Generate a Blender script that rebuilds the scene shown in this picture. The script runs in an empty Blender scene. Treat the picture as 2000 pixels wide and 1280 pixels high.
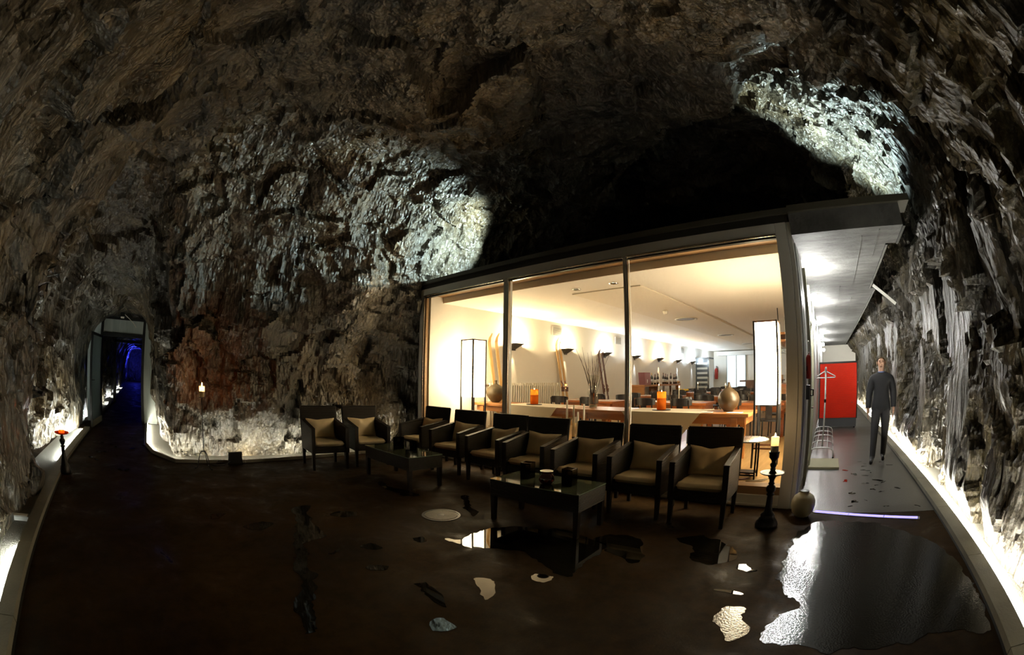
import bpy, math, random
import numpy as np
from mathutils import Vector, Matrix, Euler
PI = math.pi
R = math.radians
random.seed(7)
SC = bpy.context.scene
COL = SC.collection

# ---------------------------------------------------------------- camera (15 mm full-frame fisheye, level, turned 43 degrees)
def cam_axes(yaw, pitch, roll):
    ca, sa, cb, sb, cc, sc = math.cos(yaw), math.sin(yaw), math.cos(pitch), math.sin(pitch), math.cos(roll), math.sin(roll)
    rz = np.array([[cc, -sc, 0], [sc, cc, 0], [0, 0, 1]])
    rx = np.array([[1, 0, 0], [0, cb, -sb], [0, sb, cb]])
    ry = np.array([[ca, 0, sa], [0, 1, 0], [-sa, 0, ca]])
    m = ry @ rx @ rz
    return [Vector((m[0, i], m[2, i], m[1, i])) for i in range(3)]
cr, cu, cf = cam_axes(-0.74682, -0.08263, 0.01215)
cd = bpy.data.cameras.new('camera')
cam = bpy.data.objects.new('camera', cd)
COL.objects.link(cam)
cd.type = 'PANO'
cd.panorama_type = 'FISHEYE_EQUISOLID'
cd.sensor_width = 36.0
cd.fisheye_lens = 844.127 / 2000 * 36
cd.fisheye_fov = R(220)
cd.shift_y = 29.545 / 1280
cd.clip_start = 0.02
cm = Matrix((cr, cu, -cf)).transposed().to_4x4()
cm.translation = Vector((0, 0, 1.5))
cam.matrix_world = cm
SC.camera = cam

# ---------------------------------------------------------------- world, exposure
wd = bpy.data.worlds.new('world')
SC.world = wd
wd.use_nodes = True
wd.node_tree.nodes['Background'].inputs[0].default_value = (0, 0, 0, 1)
wd.node_tree.nodes['Background'].inputs[1].default_value = 0.0
SC.view_settings.view_transform = 'Standard'
SC.view_settings.look = 'None'
SC.view_settings.exposure = 0.0
SC.view_settings.gamma = 1.0
SC.view_settings.use_curve_mapping = False
cy = SC.cycles
cy.use_denoising = True
cy.max_bounces = 7
cy.diffuse_bounces = 3
cy.glossy_bounces = 3
cy.transmission_bounces = 6
cy.transparent_max_bounces = 16
cy.caustics_reflective = False
cy.caustics_refractive = False
cy.sample_clamp_indirect = 4.0
cy.use_light_tree = True

def lamp(name, kind, loc, energy, color=(1, 1, 1), size=0.1, target=None, angle=90, blend=0.6):
    d = bpy.data.lights.new(name, kind)
    d.energy = energy
    d.color = color
    if kind == 'AREA':
        d.size = size
    else:
        d.shadow_soft_size = size
    if kind == 'SPOT':
        d.spot_size = R(angle)
        d.spot_blend = blend
    o = bpy.data.objects.new(name, d)
    COL.objects.link(o)
    o.location = loc
    if target is not None:
        o.rotation_euler = (Vector(target) - Vector(loc)).to_track_quat('-Z', 'Y').to_euler()
    return o
# floodlights that stand on the flat roof of the pavilion and wash the vault
COOL = (0.72, 0.95, 0.95)
lamp('roof_floodlight', 'SPOT', (-5.45, 5.75, 3.62), 620, COOL, 0.06, (-7.3, 4.1, 4.6), 105, 0.5)
lamp('roof_floodlight', 'SPOT', (0.25, 6.4, 3.62), 1100, COOL, 0.06, (1.5, 5.3, 5.9), 110, 0.5)

# ---------------------------------------------------------------- materials
MATS = {}
def nodes_of(name):
    m = bpy.data.materials.new(name)
    m.use_nodes = True
    nt = m.node_tree
    b = nt.nodes['Principled BSDF']
    MATS[name] = m
    return m, nt, b
def mat(name, col, rough=0.5, metal=0.0, spec=0.5, col2=None, nscale=6.0, bump=0.0, bscale=40.0, emit=None, estr=0.0, trans=0.0, ior=1.45, rvar=0.0, stretch=None):
    m, nt, b = nodes_of(name)
    b.inputs['Base Color'].default_value = (*col, 1)
    b.inputs['Roughness'].default_value = rough
    b.inputs['Metallic'].default_value = metal
    b.inputs['Specular IOR Level'].default_value = spec
    b.inputs['IOR'].default_value = ior
    if trans:
        b.inputs['Transmission Weight'].default_value = trans
    if emit:
        b.inputs['Emission Color'].default_value = (*emit, 1)
        b.inputs['Emission Strength'].default_value = estr
    L = nt.links
    tc = None
    if col2 or bump or rvar:
        tc = nt.nodes.new('ShaderNodeTexCoord')
        vec = tc.outputs['Object']
        if stretch:
            mp = nt.nodes.new('ShaderNodeMapping')
            mp.inputs['Scale'].default_value = stretch
            L.new(vec, mp.inputs[0])
            vec = mp.outputs[0]
        n = nt.nodes.new('ShaderNodeTexNoise')
        n.inputs['Scale'].default_value = nscale
        n.inputs['Detail'].default_value = 5
        L.new(vec, n.inputs['Vector'])
        if col2:
            r = nt.nodes.new('ShaderNodeValToRGB')
            r.color_ramp.elements[0].position = 0.35
            r.color_ramp.elements[1].position = 0.65
            r.color_ramp.elements[0].color = (*col, 1)
            r.color_ramp.elements[1].color = (*col2, 1)
            L.new(n.outputs['Fac'], r.inputs[0])
            L.new(r.outputs[0], b.inputs['Base Color'])
        if rvar:
            mr = nt.nodes.new('ShaderNodeMapRange')
            mr.inputs['To Min'].default_value = max(0.02, rough - rvar)
            mr.inputs['To Max'].default_value = min(1, rough + rvar)
            L.new(n.outputs['Fac'], mr.inputs['Value'])
            L.new(mr.outputs[0], b.inputs['Roughness'])
        if bump:
            n2 = nt.nodes.new('ShaderNodeTexNoise')
            n2.inputs['Scale'].default_value = bscale
            n2.inputs['Detail'].default_value = 4
            L.new(vec, n2.inputs['Vector'])
            bp = nt.nodes.new('ShaderNodeBump')
            bp.inputs['Strength'].default_value = bump
            bp.inputs['Distance'].default_value = 0.02
            L.new(n2.outputs['Fac'], bp.inputs['Height'])
            L.new(bp.outputs[0], b.inputs['Normal'])
    return m
def emis(name, col, s):
    m = bpy.data.materials.new(name)
    m.use_nodes = True
    nt = m.node_tree
    nt.nodes.clear()
    e = nt.nodes.new('ShaderNodeEmission')
    e.inputs[0].default_value = (*col, 1)
    e.inputs[1].default_value = s
    o = nt.nodes.new('ShaderNodeOutputMaterial')
    nt.links.new(e.outputs[0], o.inputs[0])
    MATS[name] = m
    return m
def wax(name, col, tr=0.5):
    # wax lets the light of the flame inside it through
    m = bpy.data.materials.new(name)
    m.use_nodes = True
    nt = m.node_tree
    nt.nodes.clear()
    d = nt.nodes.new('ShaderNodeBsdfDiffuse')
    t = nt.nodes.new('ShaderNodeBsdfTranslucent')
    for n in (d, t):
        n.inputs[0].default_value = (*col, 1)
    mx = nt.nodes.new('ShaderNodeMixShader')
    mx.inputs[0].default_value = tr
    o = nt.nodes.new('ShaderNodeOutputMaterial')
    nt.links.new(d.outputs[0], mx.inputs[1])
    nt.links.new(t.outputs[0], mx.inputs[2])
    nt.links.new(mx.outputs[0], o.inputs[0])
    MATS[name] = m
    return m
def thin_glass(name, tint=(1, 1, 1), refl=1.0, rough=0.0):
    # a pane: clear with Fresnel reflection
    m = bpy.data.materials.new(name)
    m.use_nodes = True
    nt = m.node_tree
    nt.nodes.clear()
    t = nt.nodes.new('ShaderNodeBsdfTransparent')
    t.inputs[0].default_value = (*tint, 1)
    g = nt.nodes.new('ShaderNodeBsdfGlossy')
    g.inputs['Roughness'].default_value = rough
    g.inputs['Color'].default_value = (refl, refl, refl, 1)
    lw = nt.nodes.new('ShaderNodeLayerWeight')
    fr_ = math_node(nt, 'ADD', math_node(nt, 'MULTIPLY', math_node(nt, 'POWER', lw.outputs['Facing'], 5.0), 0.92), 0.05)
    mx = nt.nodes.new('ShaderNodeMixShader')
    o = nt.nodes.new('ShaderNodeOutputMaterial')
    nt.links.new(fr_, mx.inputs[0])
    nt.links.new(t.outputs[0], mx.inputs[1])
    nt.links.new(g.outputs[0], mx.inputs[2])
    nt.links.new(mx.outputs[0], o.inputs[0])
    MATS[name] = m
    return m
def ramp(nt, src, stops):
    r = nt.nodes.new('ShaderNodeValToRGB')
    e = r.color_ramp.elements
    while len(e) < len(stops):
        e.new(0.5)
    for el, (p, c) in zip(e, stops):
        el.position = p
        el.color = (*c, 1) if len(c) == 3 else c
    nt.links.new(src, r.inputs[0])
    return r.outputs[0]
def math_node(nt, op, a, b=None):
    n = nt.nodes.new('ShaderNodeMath')
    n.operation = op
    for i, v in enumerate((a, b)):
        if v is None:
            continue
        if isinstance(v, (int, float)):
            n.inputs[i].default_value = v
        else:
            nt.links.new(v, n.inputs[i])
    return n.outputs[0]
def noise(nt, vec, scale, detail=6, rough=0.55, dist=0.0, typ='FBM'):
    n = nt.nodes.new('ShaderNodeTexNoise')
    n.noise_type = typ
    n.inputs['Scale'].default_value = scale
    n.inputs['Detail'].default_value = detail
    n.inputs['Roughness'].default_value = rough
    n.inputs['Distortion'].default_value = dist
    nt.links.new(vec, n.inputs['Vector'])
    return n.outputs['Fac']

def rock_material(mname='rock', dark=1.0, rmin=0.20, rmax=0.50, och_col=(1.0, 0.84, 0.60, 1), spec=0.6):
    m, nt, b = nodes_of(mname)
    L = nt.links
    g = nt.nodes.new('ShaderNodeNewGeometry')
    pos = g.outputs['Position']
    mp = nt.nodes.new('ShaderNodeMapping')
    mp.inputs['Rotation'].default_value = (R(25), R(35), R(20))
    mp.inputs['Scale'].default_value = (1.0, 1.0, 0.35)
    L.new(pos, mp.inputs[0])
    st = mp.outputs[0]
    big = noise(nt, pos, 0.55, 4)
    mid = noise(nt, st, 2.2, 6, 0.6, 0.4)
    fin = noise(nt, pos, 16, 4, 0.65)
    col = ramp(nt, mid, [(p_, tuple(c_ * dark for c_ in q_)) for p_, q_ in ((0.30, (0.030, 0.027, 0.022)), (0.46, (0.10, 0.092, 0.077)), (0.60, (0.18, 0.168, 0.146)), (0.75, (0.28, 0.265, 0.235)))])
    och = ramp(nt, big, [(0.45, (0, 0, 0)), (0.62, (1, 1, 1))])
    mx = nt.nodes.new('ShaderNodeMix')
    mx.data_type = 'RGBA'
    mx.blend_type = 'MULTIPLY'
    L.new(och, mx.inputs[0])
    L.new(col, mx.inputs[6])
    mx.inputs[7].default_value = och_col
    mx2 = nt.nodes.new('ShaderNodeMix')
    mx2.data_type = 'RGBA'
    mx2.blend_type = 'MULTIPLY'
    mx2.inputs[0].default_value = 0.85
    L.new(mx.outputs[2], mx2.inputs[6])
    L.new(ramp(nt, fin, [(0.28, (0.35, 0.33, 0.3)), (0.72, (1.5, 1.45, 1.35))]), mx2.inputs[7])
    # mineral specks; the golden peaks put small glints into the base colour
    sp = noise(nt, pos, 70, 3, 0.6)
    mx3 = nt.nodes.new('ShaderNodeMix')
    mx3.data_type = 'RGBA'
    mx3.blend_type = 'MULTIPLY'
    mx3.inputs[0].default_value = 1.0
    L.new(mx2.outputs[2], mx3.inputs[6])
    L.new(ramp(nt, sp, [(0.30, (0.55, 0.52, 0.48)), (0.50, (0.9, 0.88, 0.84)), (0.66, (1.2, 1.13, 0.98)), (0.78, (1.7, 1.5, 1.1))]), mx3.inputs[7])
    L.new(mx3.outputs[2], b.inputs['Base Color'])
    wet = noise(nt, pos, 0.9, 5)
    mr = nt.nodes.new('ShaderNodeMapRange')
    mr.inputs['From Min'].default_value = 0.35
    mr.inputs['From Max'].default_value = 0.65
    mr.inputs['To Min'].default_value = rmin
    mr.inputs['To Max'].default_value = rmax
    L.new(wet, mr.inputs['Value'])
    L.new(mr.outputs[0], b.inputs['Roughness'])
    b.inputs['Specular IOR Level'].default_value = spec
    # relief: slanted ridges, blocky fractures, grain
    h1 = noise(nt, st, 3.2, 5, 0.62, 0.6, 'RIDGED_MULTIFRACTAL')
    v = nt.nodes.new('ShaderNodeTexVoronoi')
    v.feature = 'F1'
    v.distance = 'CHEBYCHEV'
    v.inputs['Scale'].default_value = 6.0
    L.new(st, v.inputs['Vector'])
    v2 = nt.nodes.new('ShaderNodeTexVoronoi')
    v2.feature = 'F1'
    v2.inputs['Scale'].default_value = 22.0
    L.new(st, v2.inputs['Vector'])
    h = math_node(nt, 'ADD', math_node(nt, 'MULTIPLY', h1, 0.05), math_node(nt, 'MULTIPLY', v.outputs['Distance'], 0.55))
    h = math_node(nt, 'ADD', h, math_node(nt, 'MULTIPLY', v2.outputs['Distance'], 0.16))
    h = math_node(nt, 'ADD', h, math_node(nt, 'MULTIPLY', fin, 0.14))
    bp = nt.nodes.new('ShaderNodeBump')
    bp.inputs['Strength'].default_value = 1.0
    bp.inputs['Distance'].default_value = 0.16
    L.new(h, bp.inputs['Height'])
    L.new(bp.outputs[0], b.inputs['Normal'])
    return m
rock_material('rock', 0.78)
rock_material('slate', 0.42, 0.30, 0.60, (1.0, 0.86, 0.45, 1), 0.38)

def floor_material():
    m, nt, b = nodes_of('damp_concrete')
    L = nt.links
    g = nt.nodes.new('ShaderNodeNewGeometry')
    pos = g.outputs['Position']
    n1 = noise(nt, pos, 0.8, 8, 0.6, 0.3)
    n2 = noise(nt, pos, 9, 8, 0.65)
    col = ramp(nt, n1, [(0.32, (0.016, 0.0082, 0.002)), (0.6, (0.038, 0.020, 0.0056)), (0.8, (0.060, 0.033, 0.010))])
    mx = nt.nodes.new('ShaderNodeMix')
    mx.data_type = 'RGBA'
    mx.blend_type = 'MULTIPLY'
    mx.inputs[0].default_value = 0.7
    L.new(col, mx.inputs[6])
    L.new(ramp(nt, n2, [(0.35, (0.55, 0.55, 0.55)), (0.65, (1.2, 1.2, 1.2))]), mx.inputs[7])
    L.new(mx.outputs[2], b.inputs['Base Color'])
    n3 = noise(nt, pos, 2.3, 7, 0.62, 0.5)
    rr = ramp(nt, n3, [(0.30, (0.24,) * 3), (0.40, (0.55,) * 3), (0.6, (0.75,) * 3)])
    L.new(rr, b.inputs['Roughness'])
    b.inputs['Specular IOR Level'].default_value = 0.05
    bp = nt.nodes.new('ShaderNodeBump')
    bp.inputs['Strength'].default_value = 0.35
    bp.inputs['Distance'].default_value = 0.006
    L.new(noise(nt, pos, 55, 6, 0.7), bp.inputs['Height'])
    L.new(bp.outputs[0], b.inputs['Normal'])
floor_material()

def wicker_material(name, c1, c2, sx=150.0):
    m, nt, b = nodes_of(name)
    L = nt.links
    tc = nt.nodes.new('ShaderNodeTexCoord')
    sep = nt.nodes.new('ShaderNodeSeparateXYZ')
    L.new(tc.outputs['Object'], sep.inputs[0])
    hor = math_node(nt, 'ADD', sep.outputs[0], sep.outputs[1])
    a = math_node(nt, 'SINE', math_node(nt, 'MULTIPLY', sep.outputs[2], 420.0))
    c = math_node(nt, 'SINE', math_node(nt, 'MULTIPLY', hor, sx * 1.6))
    h = math_node(nt, 'ADD', math_node(nt, 'MULTIPLY', a, 0.7), math_node(nt, 'MULTIPLY', math_node(nt, 'MULTIPLY', a, c), 0.45))
    bp = nt.nodes.new('ShaderNodeBump')
    bp.inputs['Strength'].default_value = 0.9
    bp.inputs['Distance'].default_value = 0.004
    L.new(h, bp.inputs['Height'])
    L.new(bp.outputs[0], b.inputs['Normal'])
    L.new(ramp(nt, math_node(nt, 'MULTIPLY_ADD', h, 0.4), [(0.2, c1), (0.9, c2)]), b.inputs['Base Color'])
    b.inputs['Roughness'].default_value = 0.5
    b.inputs['Specular IOR Level'].default_value = 0.28
wicker_material('wicker', (0.007, 0.005, 0.004), (0.030, 0.021, 0.015))

mat('wicker_frame', (0.013, 0.009, 0.007), 0.5, spec=0.25, bump=0.2, bscale=120)
mat('linen', (0.86, 0.70, 0.44), 0.9, spec=0.15, col2=(0.80, 0.64, 0.39), nscale=9, bump=0.25, bscale=260)
mat('table_glass', (0.05, 0.058, 0.034), 0.05, spec=0.6)
mat('glass_edge', (0.25, 0.32, 0.25), 0.1)
mat('smoked_glass', (0.012, 0.01, 0.008), 0.04, spec=0.7)
thin_glass('clear_glass', (0.97, 0.98, 0.97))
thin_glass('tinted_glass', (0.62, 0.72, 0.66))
thin_glass('smoke_pane', (0.30, 0.26, 0.22))
mat('wine_glaze', (0.10, 0.012, 0.006), 0.06, spec=0.8, col2=(0.03, 0.006, 0.004), nscale=14)
mat('frame_metal', (0.68, 0.68, 0.62), 0.42, metal=0.0, bump=0.05)
mat('bead_metal', (0.72, 0.66, 0.56), 0.18, metal=1.0)
mat('dark_metal', (0.018, 0.018, 0.017), 0.4, metal=0.6)
mat('black_iron', (0.012, 0.010, 0.009), 0.38, metal=0.5, bump=0.2, bscale=60)
mat('chrome', (0.78, 0.78, 0.76), 0.16, metal=1.0)
mat('rack_metal', (0.72, 0.72, 0.70), 0.3, metal=0.25)
mat('brass', (0.6, 0.42, 0.18), 0.25, metal=1.0)
mat('plaster', (0.86, 0.82, 0.74), 0.85, spec=0.2, bump=0.06, bscale=80)
mat('ceiling_paint', (0.86, 0.81, 0.72), 0.8, spec=0.2)
mat('ceiling_panel', (0.80, 0.73, 0.59), 0.75, spec=0.2)
mat('recess_wood', (0.36, 0.22, 0.11), 0.5, col2=(0.28, 0.165, 0.08), nscale=4, stretch=(0.4, 6, 6))
mat('parquet', (0.62, 0.40, 0.17), 0.32, col2=(0.50, 0.31, 0.125), nscale=3, stretch=(5, 0.6, 1), rvar=0.06)
mat('beech', (0.46, 0.20, 0.062), 0.38, col2=(0.36, 0.145, 0.042), nscale=4, stretch=(0.7, 7, 7))
mat('cherry', (0.46, 0.15, 0.04), 0.34, col2=(0.36, 0.105, 0.028), nscale=4, stretch=(0.7, 7, 7))
mat('pale_wood', (0.68, 0.43, 0.17), 0.4, col2=(0.58, 0.34, 0.12), nscale=5, stretch=(4, 4, 0.5))
mat('dark_wood', (0.12, 0.045, 0.02), 0.4, col2=(0.08, 0.03, 0.014), nscale=5, stretch=(4, 4, 0.5))
mat('chair_black', (0.012, 0.011, 0.012), 0.32)
mat('table_linen', (0.80, 0.74, 0.60), 0.9, spec=0.1, bump=0.1, bscale=200)
mat('fascia', (0.060, 0.055, 0.038), 0.6, bump=0.15, bscale=30)
mat('roof_dark', (0.020, 0.019, 0.015), 0.8, bump=0.3, bscale=14)
mat('white_enamel', (0.84, 0.80, 0.70), 0.35)
mat('white_paint', (0.78, 0.79, 0.77), 0.5, bump=0.05)
mat('olive_paint', (0.30, 0.29, 0.20), 0.5)
mat('grey_paint', (0.40, 0.40, 0.36), 0.5)
mat('skirting', (0.05, 0.034, 0.02), 0.4)
mat('concrete', (0.065, 0.065, 0.062), 0.75, col2=(0.13, 0.13, 0.125), nscale=2.6, bump=0.5, bscale=16, stretch=(1, 2.4, 1))
mat('kerb_concrete', (0.17, 0.16, 0.125), 0.5, col2=(0.24, 0.225, 0.175), nscale=3, bump=0.2, bscale=50, rvar=0.12)
mat('groove', (0.01, 0.009, 0.007), 0.5)
mat('red_shutter', (0.92, 0.05, 0.02), 0.32)
mat('plinth_grey', (0.075, 0.075, 0.078), 0.4)
mat('red_paint', (0.42, 0.03, 0.02), 0.4)
mat('pot_glaze', (0.56, 0.52, 0.38), 0.3, col2=(0.49, 0.45, 0.32), nscale=7)
mat('gourd_clay', (0.062, 0.044, 0.020), 0.55, spec=0.3, col2=(0.042, 0.03, 0.014), nscale=9)
mat('bronze', (0.050, 0.030, 0.012), 0.34, spec=0.5, col2=(0.032, 0.020, 0.009), nscale=6, rvar=0.08)
mat('twig', (0.07, 0.04, 0.022), 0.7)
mat('wax_white', (0.85, 0.78, 0.62), 0.5)
wax('wax_glow', (0.92, 0.72, 0.46))
wax('wax_bright', (0.92, 0.76, 0.50))
wax('wax_orange', (0.92, 0.26, 0.03))
wax('wax_orange_top', (0.92, 0.30, 0.035))
wax('red_dish_glow', (0.80, 0.12, 0.02))
emis('flame', (1.0, 0.62, 0.25), 45)
emis('paper_lamp', (1.0, 0.78, 0.46), 22)
emis('paper_lamp_white', (1.0, 0.82, 0.54), 42)
emis('strip_white', (1.0, 0.96, 0.82), 360)
emis('strip_tunnel', (0.93, 1.0, 0.94), 330)
emis('strip_back', (1.0, 0.97, 0.80), 150)
mat('gutter', (0.26, 0.245, 0.20), 0.8, bump=0.4, bscale=60)
emis('corridor_tube', (1.0, 0.99, 0.93), 1000)
mat('dry_concrete', (0.070, 0.065, 0.057), 0.34, spec=0.4, col2=(0.10, 0.094, 0.083), nscale=1.6, bump=0.15, bscale=60, rvar=0.1)
emis('blue_tube', (0.26, 0.22, 1.0), 3.0)
emis('frosted_daylight', (0.80, 0.93, 1.0), 1.7)
emis('spot_lens', (1.0, 0.93, 0.8), 20)
mat('champagne_glass', (0.02, 0.03, 0.012), 0.08, spec=0.7)
mat('wine_bottle_glass', (0.018, 0.008, 0.006), 0.08, spec=0.7)
mat('gold_foil', (0.7, 0.5, 0.2), 0.3, metal=1.0)
mat('card_white', (0.72, 0.70, 0.66), 0.7)
mat('ink', (0.06, 0.04, 0.04), 0.7)
mat('oxblood', (0.10, 0.018, 0.018), 0.35)
mat('bread', (0.45, 0.25, 0.10), 0.7, col2=(0.3, 0.15, 0.06), nscale=20)
mat('lemon', (0.75, 0.5, 0.04), 0.5)
mat('black_plastic', (0.012, 0.012, 0.012), 0.45)
mat('sconce_metal', (0.05, 0.045, 0.035), 0.45, metal=0.5)
mat('vent_paint', (0.66, 0.64, 0.58), 0.6)
mat('vent_dark', (0.16, 0.15, 0.13), 0.6)
mat('door_panel', (0.50, 0.54, 0.49), 0.15, col2=(0.36, 0.40, 0.36), nscale=2.5, stretch=(3, 3, 0.4))
mat('leaf_glass', (0.80, 0.90, 0.84), 0.3, trans=1.0)
mat('mat_beige', (0.34, 0.31, 0.20), 0.8, bump=0.3, bscale=90)
mat('puddle_water', (0.010, 0.0085, 0.006), 0.025, spec=0.55)
mat('wet_concrete', (0.010, 0.0085, 0.006), 0.08, spec=0.5, bump=0.10, bscale=60)
mat('skin', (0.52, 0.30, 0.20), 0.5)
mat('hair', (0.17, 0.10, 0.045), 0.6)
mat('jacket', (0.010, 0.010, 0.012), 0.8)
mat('trousers', (0.022, 0.021, 0.024), 0.8)
mat('shirt_blue', (0.12, 0.17, 0.36), 0.8)
mat('shoe', (0.010, 0.009, 0.009), 0.4)
mat('eye', (0.01, 0.01, 0.01), 0.2)
mat('steel_top', (0.70, 0.70, 0.68), 0.25, metal=1.0)
mat('cable', (0.015, 0.012, 0.011), 0.5)
mat('cable_white', (0.7, 0.62, 0.5), 0.5)
mat('manhole_iron', (0.06, 0.042, 0.02), 0.5, col2=(0.085, 0.066, 0.04), nscale=12, bump=0.3, bscale=70)
mat('white_strut', (0.66, 0.64, 0.58), 0.5)
mat('fridge_dark', (0.03, 0.034, 0.036), 0.2)

# ---------------------------------------------------------------- mesh helpers
class MB:
    def __init__(self):
        self.v = []
        self.f = []
    def add(self, vs, fs):
        o = len(self.v)
        self.v += [tuple(p) for p in vs]
        self.f += [tuple(i + o for i in f) for f in fs]
        return self
    def hexa(self, p):
        return self.add(p, [(0, 3, 2, 1), (4, 5, 6, 7), (0, 1, 5, 4), (1, 2, 6, 5), (2, 3, 7, 6), (3, 0, 4, 7)])
    def box(self, c, s, rz=0.0, rx=0.0, ry=0.0):
        m = Euler((rx, ry, rz)).to_matrix()
        x, y, z = s[0] / 2, s[1] / 2, s[2] / 2
        return self.hexa([Vector(c) + m @ Vector(q) for q in ((-x, -y, -z), (x, -y, -z), (x, y, -z), (-x, y, -z), (-x, -y, z), (x, -y, z), (x, y, z), (-x, y, z))])
    def span(self, a, b):
        lo = [min(a[i], b[i]) for i in range(3)]
        hi = [max(a[i], b[i]) for i in range(3)]
        return self.box([(lo[i] + hi[i]) / 2 for i in range(3)], [hi[i] - lo[i] for i in range(3)])
    def tube(self, pts, r, n=8, caps=True):
        pts = [Vector(p) for p in pts]
        rs = r if isinstance(r, (list, tuple)) else [r] * len(pts)
        vs, fs = [], []
        prev = None
        for i, p in enumerate(pts):
            d = (pts[min(i + 1, len(pts) - 1)] - pts[max(i - 1, 0)])
            d = d.normalized() if d.length > 1e-9 else Vector((0, 0, 1))
            if prev is None:
                a = d.orthogonal().normalized()
            else:
                a = (prev - d * prev.dot(d))
                a = a.normalized() if a.length > 1e-6 else d.orthogonal().normalized()
            prev = a
            b = d.cross(a)
            for k in range(n):
                t = 2 * PI * k / n
                vs.append(p + (a * math.cos(t) + b * math.sin(t)) * rs[i])
        for i in range(len(pts) - 1):
            for k in range(n):
                fs.append((i * n + k, i * n + (k + 1) % n, (i + 1) * n + (k + 1) % n, (i + 1) * n + k))
        if caps:
            fs.append(tuple(range(n - 1, -1, -1)))
            fs.append(tuple(range((len(pts) - 1) * n, len(pts) * n)))
        return self.add(vs, fs)
    def lathe(self, prof, n=24, c=(0, 0, 0)):
        vs, fs = [], []
        for r, z in prof:
            for k in range(n):
                t = 2 * PI * k / n
                vs.append((c[0] + r * math.cos(t), c[1] + r * math.sin(t), c[2] + z))
        for i in range(len(prof) - 1):
            for k in range(n):
                fs.append((i * n + k, i * n + (k + 1) % n, (i + 1) * n + (k + 1) % n, (i + 1) * n + k))
        if prof[0][0] > 1e-4:
            fs.append(tuple(range(n - 1, -1, -1)))
        if prof[-1][0] > 1e-4:
            fs.append(tuple(range((len(prof) - 1) * n, len(prof) * n)))
        return self.add(vs, fs)
    def grid(self, fn, nu, nv, closed_u=False):
        vs = [fn(i / (nu if closed_u else nu - 1), j / (nv - 1)) for j in range(nv) for i in range(nu)]
        fs = []
        for j in range(nv - 1):
            for i in range(nu if closed_u else nu - 1):
                i2 = (i + 1) % nu
                fs.append((j * nu + i, j * nu + i2, (j + 1) * nu + i2, (j + 1) * nu + i))
        return self.add(vs, fs)
    def prism(self, poly, z0, z1):
        n = len(poly)
        vs = [(x, y, z0) for x, y in poly] + [(x, y, z1) for x, y in poly]
        fs = [tuple(range(n - 1, -1, -1)), tuple(range(n, 2 * n))]
        fs += [(i, (i + 1) % n, n + (i + 1) % n, n + i) for i in range(n)]
        return self.add(vs, fs)
    def mesh(self, name, material, smooth=False):
        me = bpy.data.meshes.new(name)
        me.from_pydata(self.v, [], self.f)
        me.materials.append(MATS[material])
        if smooth:
            me.shade_smooth()
        me.update()
        return me
    def build(self, name, material, parent=None, smooth=False, bevel=0.0, loc=None, rz=0.0):
        o = bpy.data.objects.new(name, self.mesh(name, material, smooth))
        COL.objects.link(o)
        if parent is not None:
            o.parent = parent
        if loc is not None:
            o.location = loc
        o.rotation_euler.z = rz
        if bevel:
            b = o.modifiers.new('bevel', 'BEVEL')
            b.width = bevel
            b.segments = 2
            b.limit_method = 'ANGLE'
        if smooth == 'auto' or bevel:
            o.data.shade_smooth()
            e = o.modifiers.new('normals', 'WEIGHTED_NORMAL') if bevel else None
            if e:
                e.keep_sharp = True
        return o
def tag(o, label, cat, group=None):
    o['label'] = label
    o['category'] = cat
    if group:
        o['group'] = group
    return o
def struct(o, label=None):
    o['kind'] = 'structure'
    if label:
        o['label'] = label
    return o
def thing(name, label, cat, loc=(0, 0, 0), rz=0.0, group=None):
    o = bpy.data.objects.new(name, None)
    o.empty_display_size = 0.1
    COL.objects.link(o)
    o.location = loc
    o.rotation_euler.z = rz
    return tag(o, label, cat, group)
def dup(root, loc=None, rz=None, label=None):
    r = root.copy()
    COL.objects.link(r)
    if loc is not None:
        r.location = loc
    if rz is not None:
        r.rotation_euler.z = rz
    if label:
        r['label'] = label
    for ch in root.children:
        c = ch.copy()
        COL.objects.link(c)
        c.parent = r
        for g in ch.children:
            k = g.copy()
            COL.objects.link(k)
            k.parent = c
    return r

# ---------------------------------------------------------------- numeric noise for the rock
rng = np.random.default_rng(11)
PERM = rng.permutation(256)
PERM = np.concatenate([PERM, PERM, PERM])
RND = rng.random((256, 4)).astype(np.float32)
def vnoise(p):
    i = np.floor(p).astype(np.int64)
    f = (p - i).astype(np.float32)
    u = f * f * f * (f * (f * 6 - 15) + 10)
    i &= 255
    out = np.zeros(len(p), np.float32)
    for dx in (0, 1):
        wx = u[:, 0] if dx else 1 - u[:, 0]
        for dy in (0, 1):
            wy = u[:, 1] if dy else 1 - u[:, 1]
            for dz in (0, 1):
                wz = u[:, 2] if dz else 1 - u[:, 2]
                h = PERM[PERM[PERM[(i[:, 0] + dx) & 255] + ((i[:, 1] + dy) & 255)] + ((i[:, 2] + dz) & 255)]
                out += RND[h & 255, 0] * wx * wy * wz
    return out * 2 - 1
def facet(p, tilt=0.9):
    # jittered cells, each with a random tilted plane: broken rock faces
    i = np.floor(p).astype(np.int64)
    best = np.full(len(p), 1e9, np.float32)
    val = np.zeros(len(p), np.float32)
    for dx in (-1, 0, 1):
        for dy in (-1, 0, 1):
            for dz in (-1, 0, 1):
                c = i + np.array([dx, dy, dz])
                h = PERM[PERM[PERM[c[:, 0] & 255] + (c[:, 1] & 255)] + (c[:, 2] & 255)] & 255
                s = c + 0.15 + 0.7 * RND[h][:, :3]
                d = (p - s).astype(np.float32)
                dd = (d * d).sum(1)
                n = RND[(h * 7 + 13) & 255][:, :3] * 2 - 1
                v = (d * n).sum(1) * tilt + (RND[h, 3] - 0.5) * 0.9
                k = dd < best
                best[k] = dd[k]
                val[k] = v[k]
    return val

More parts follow.
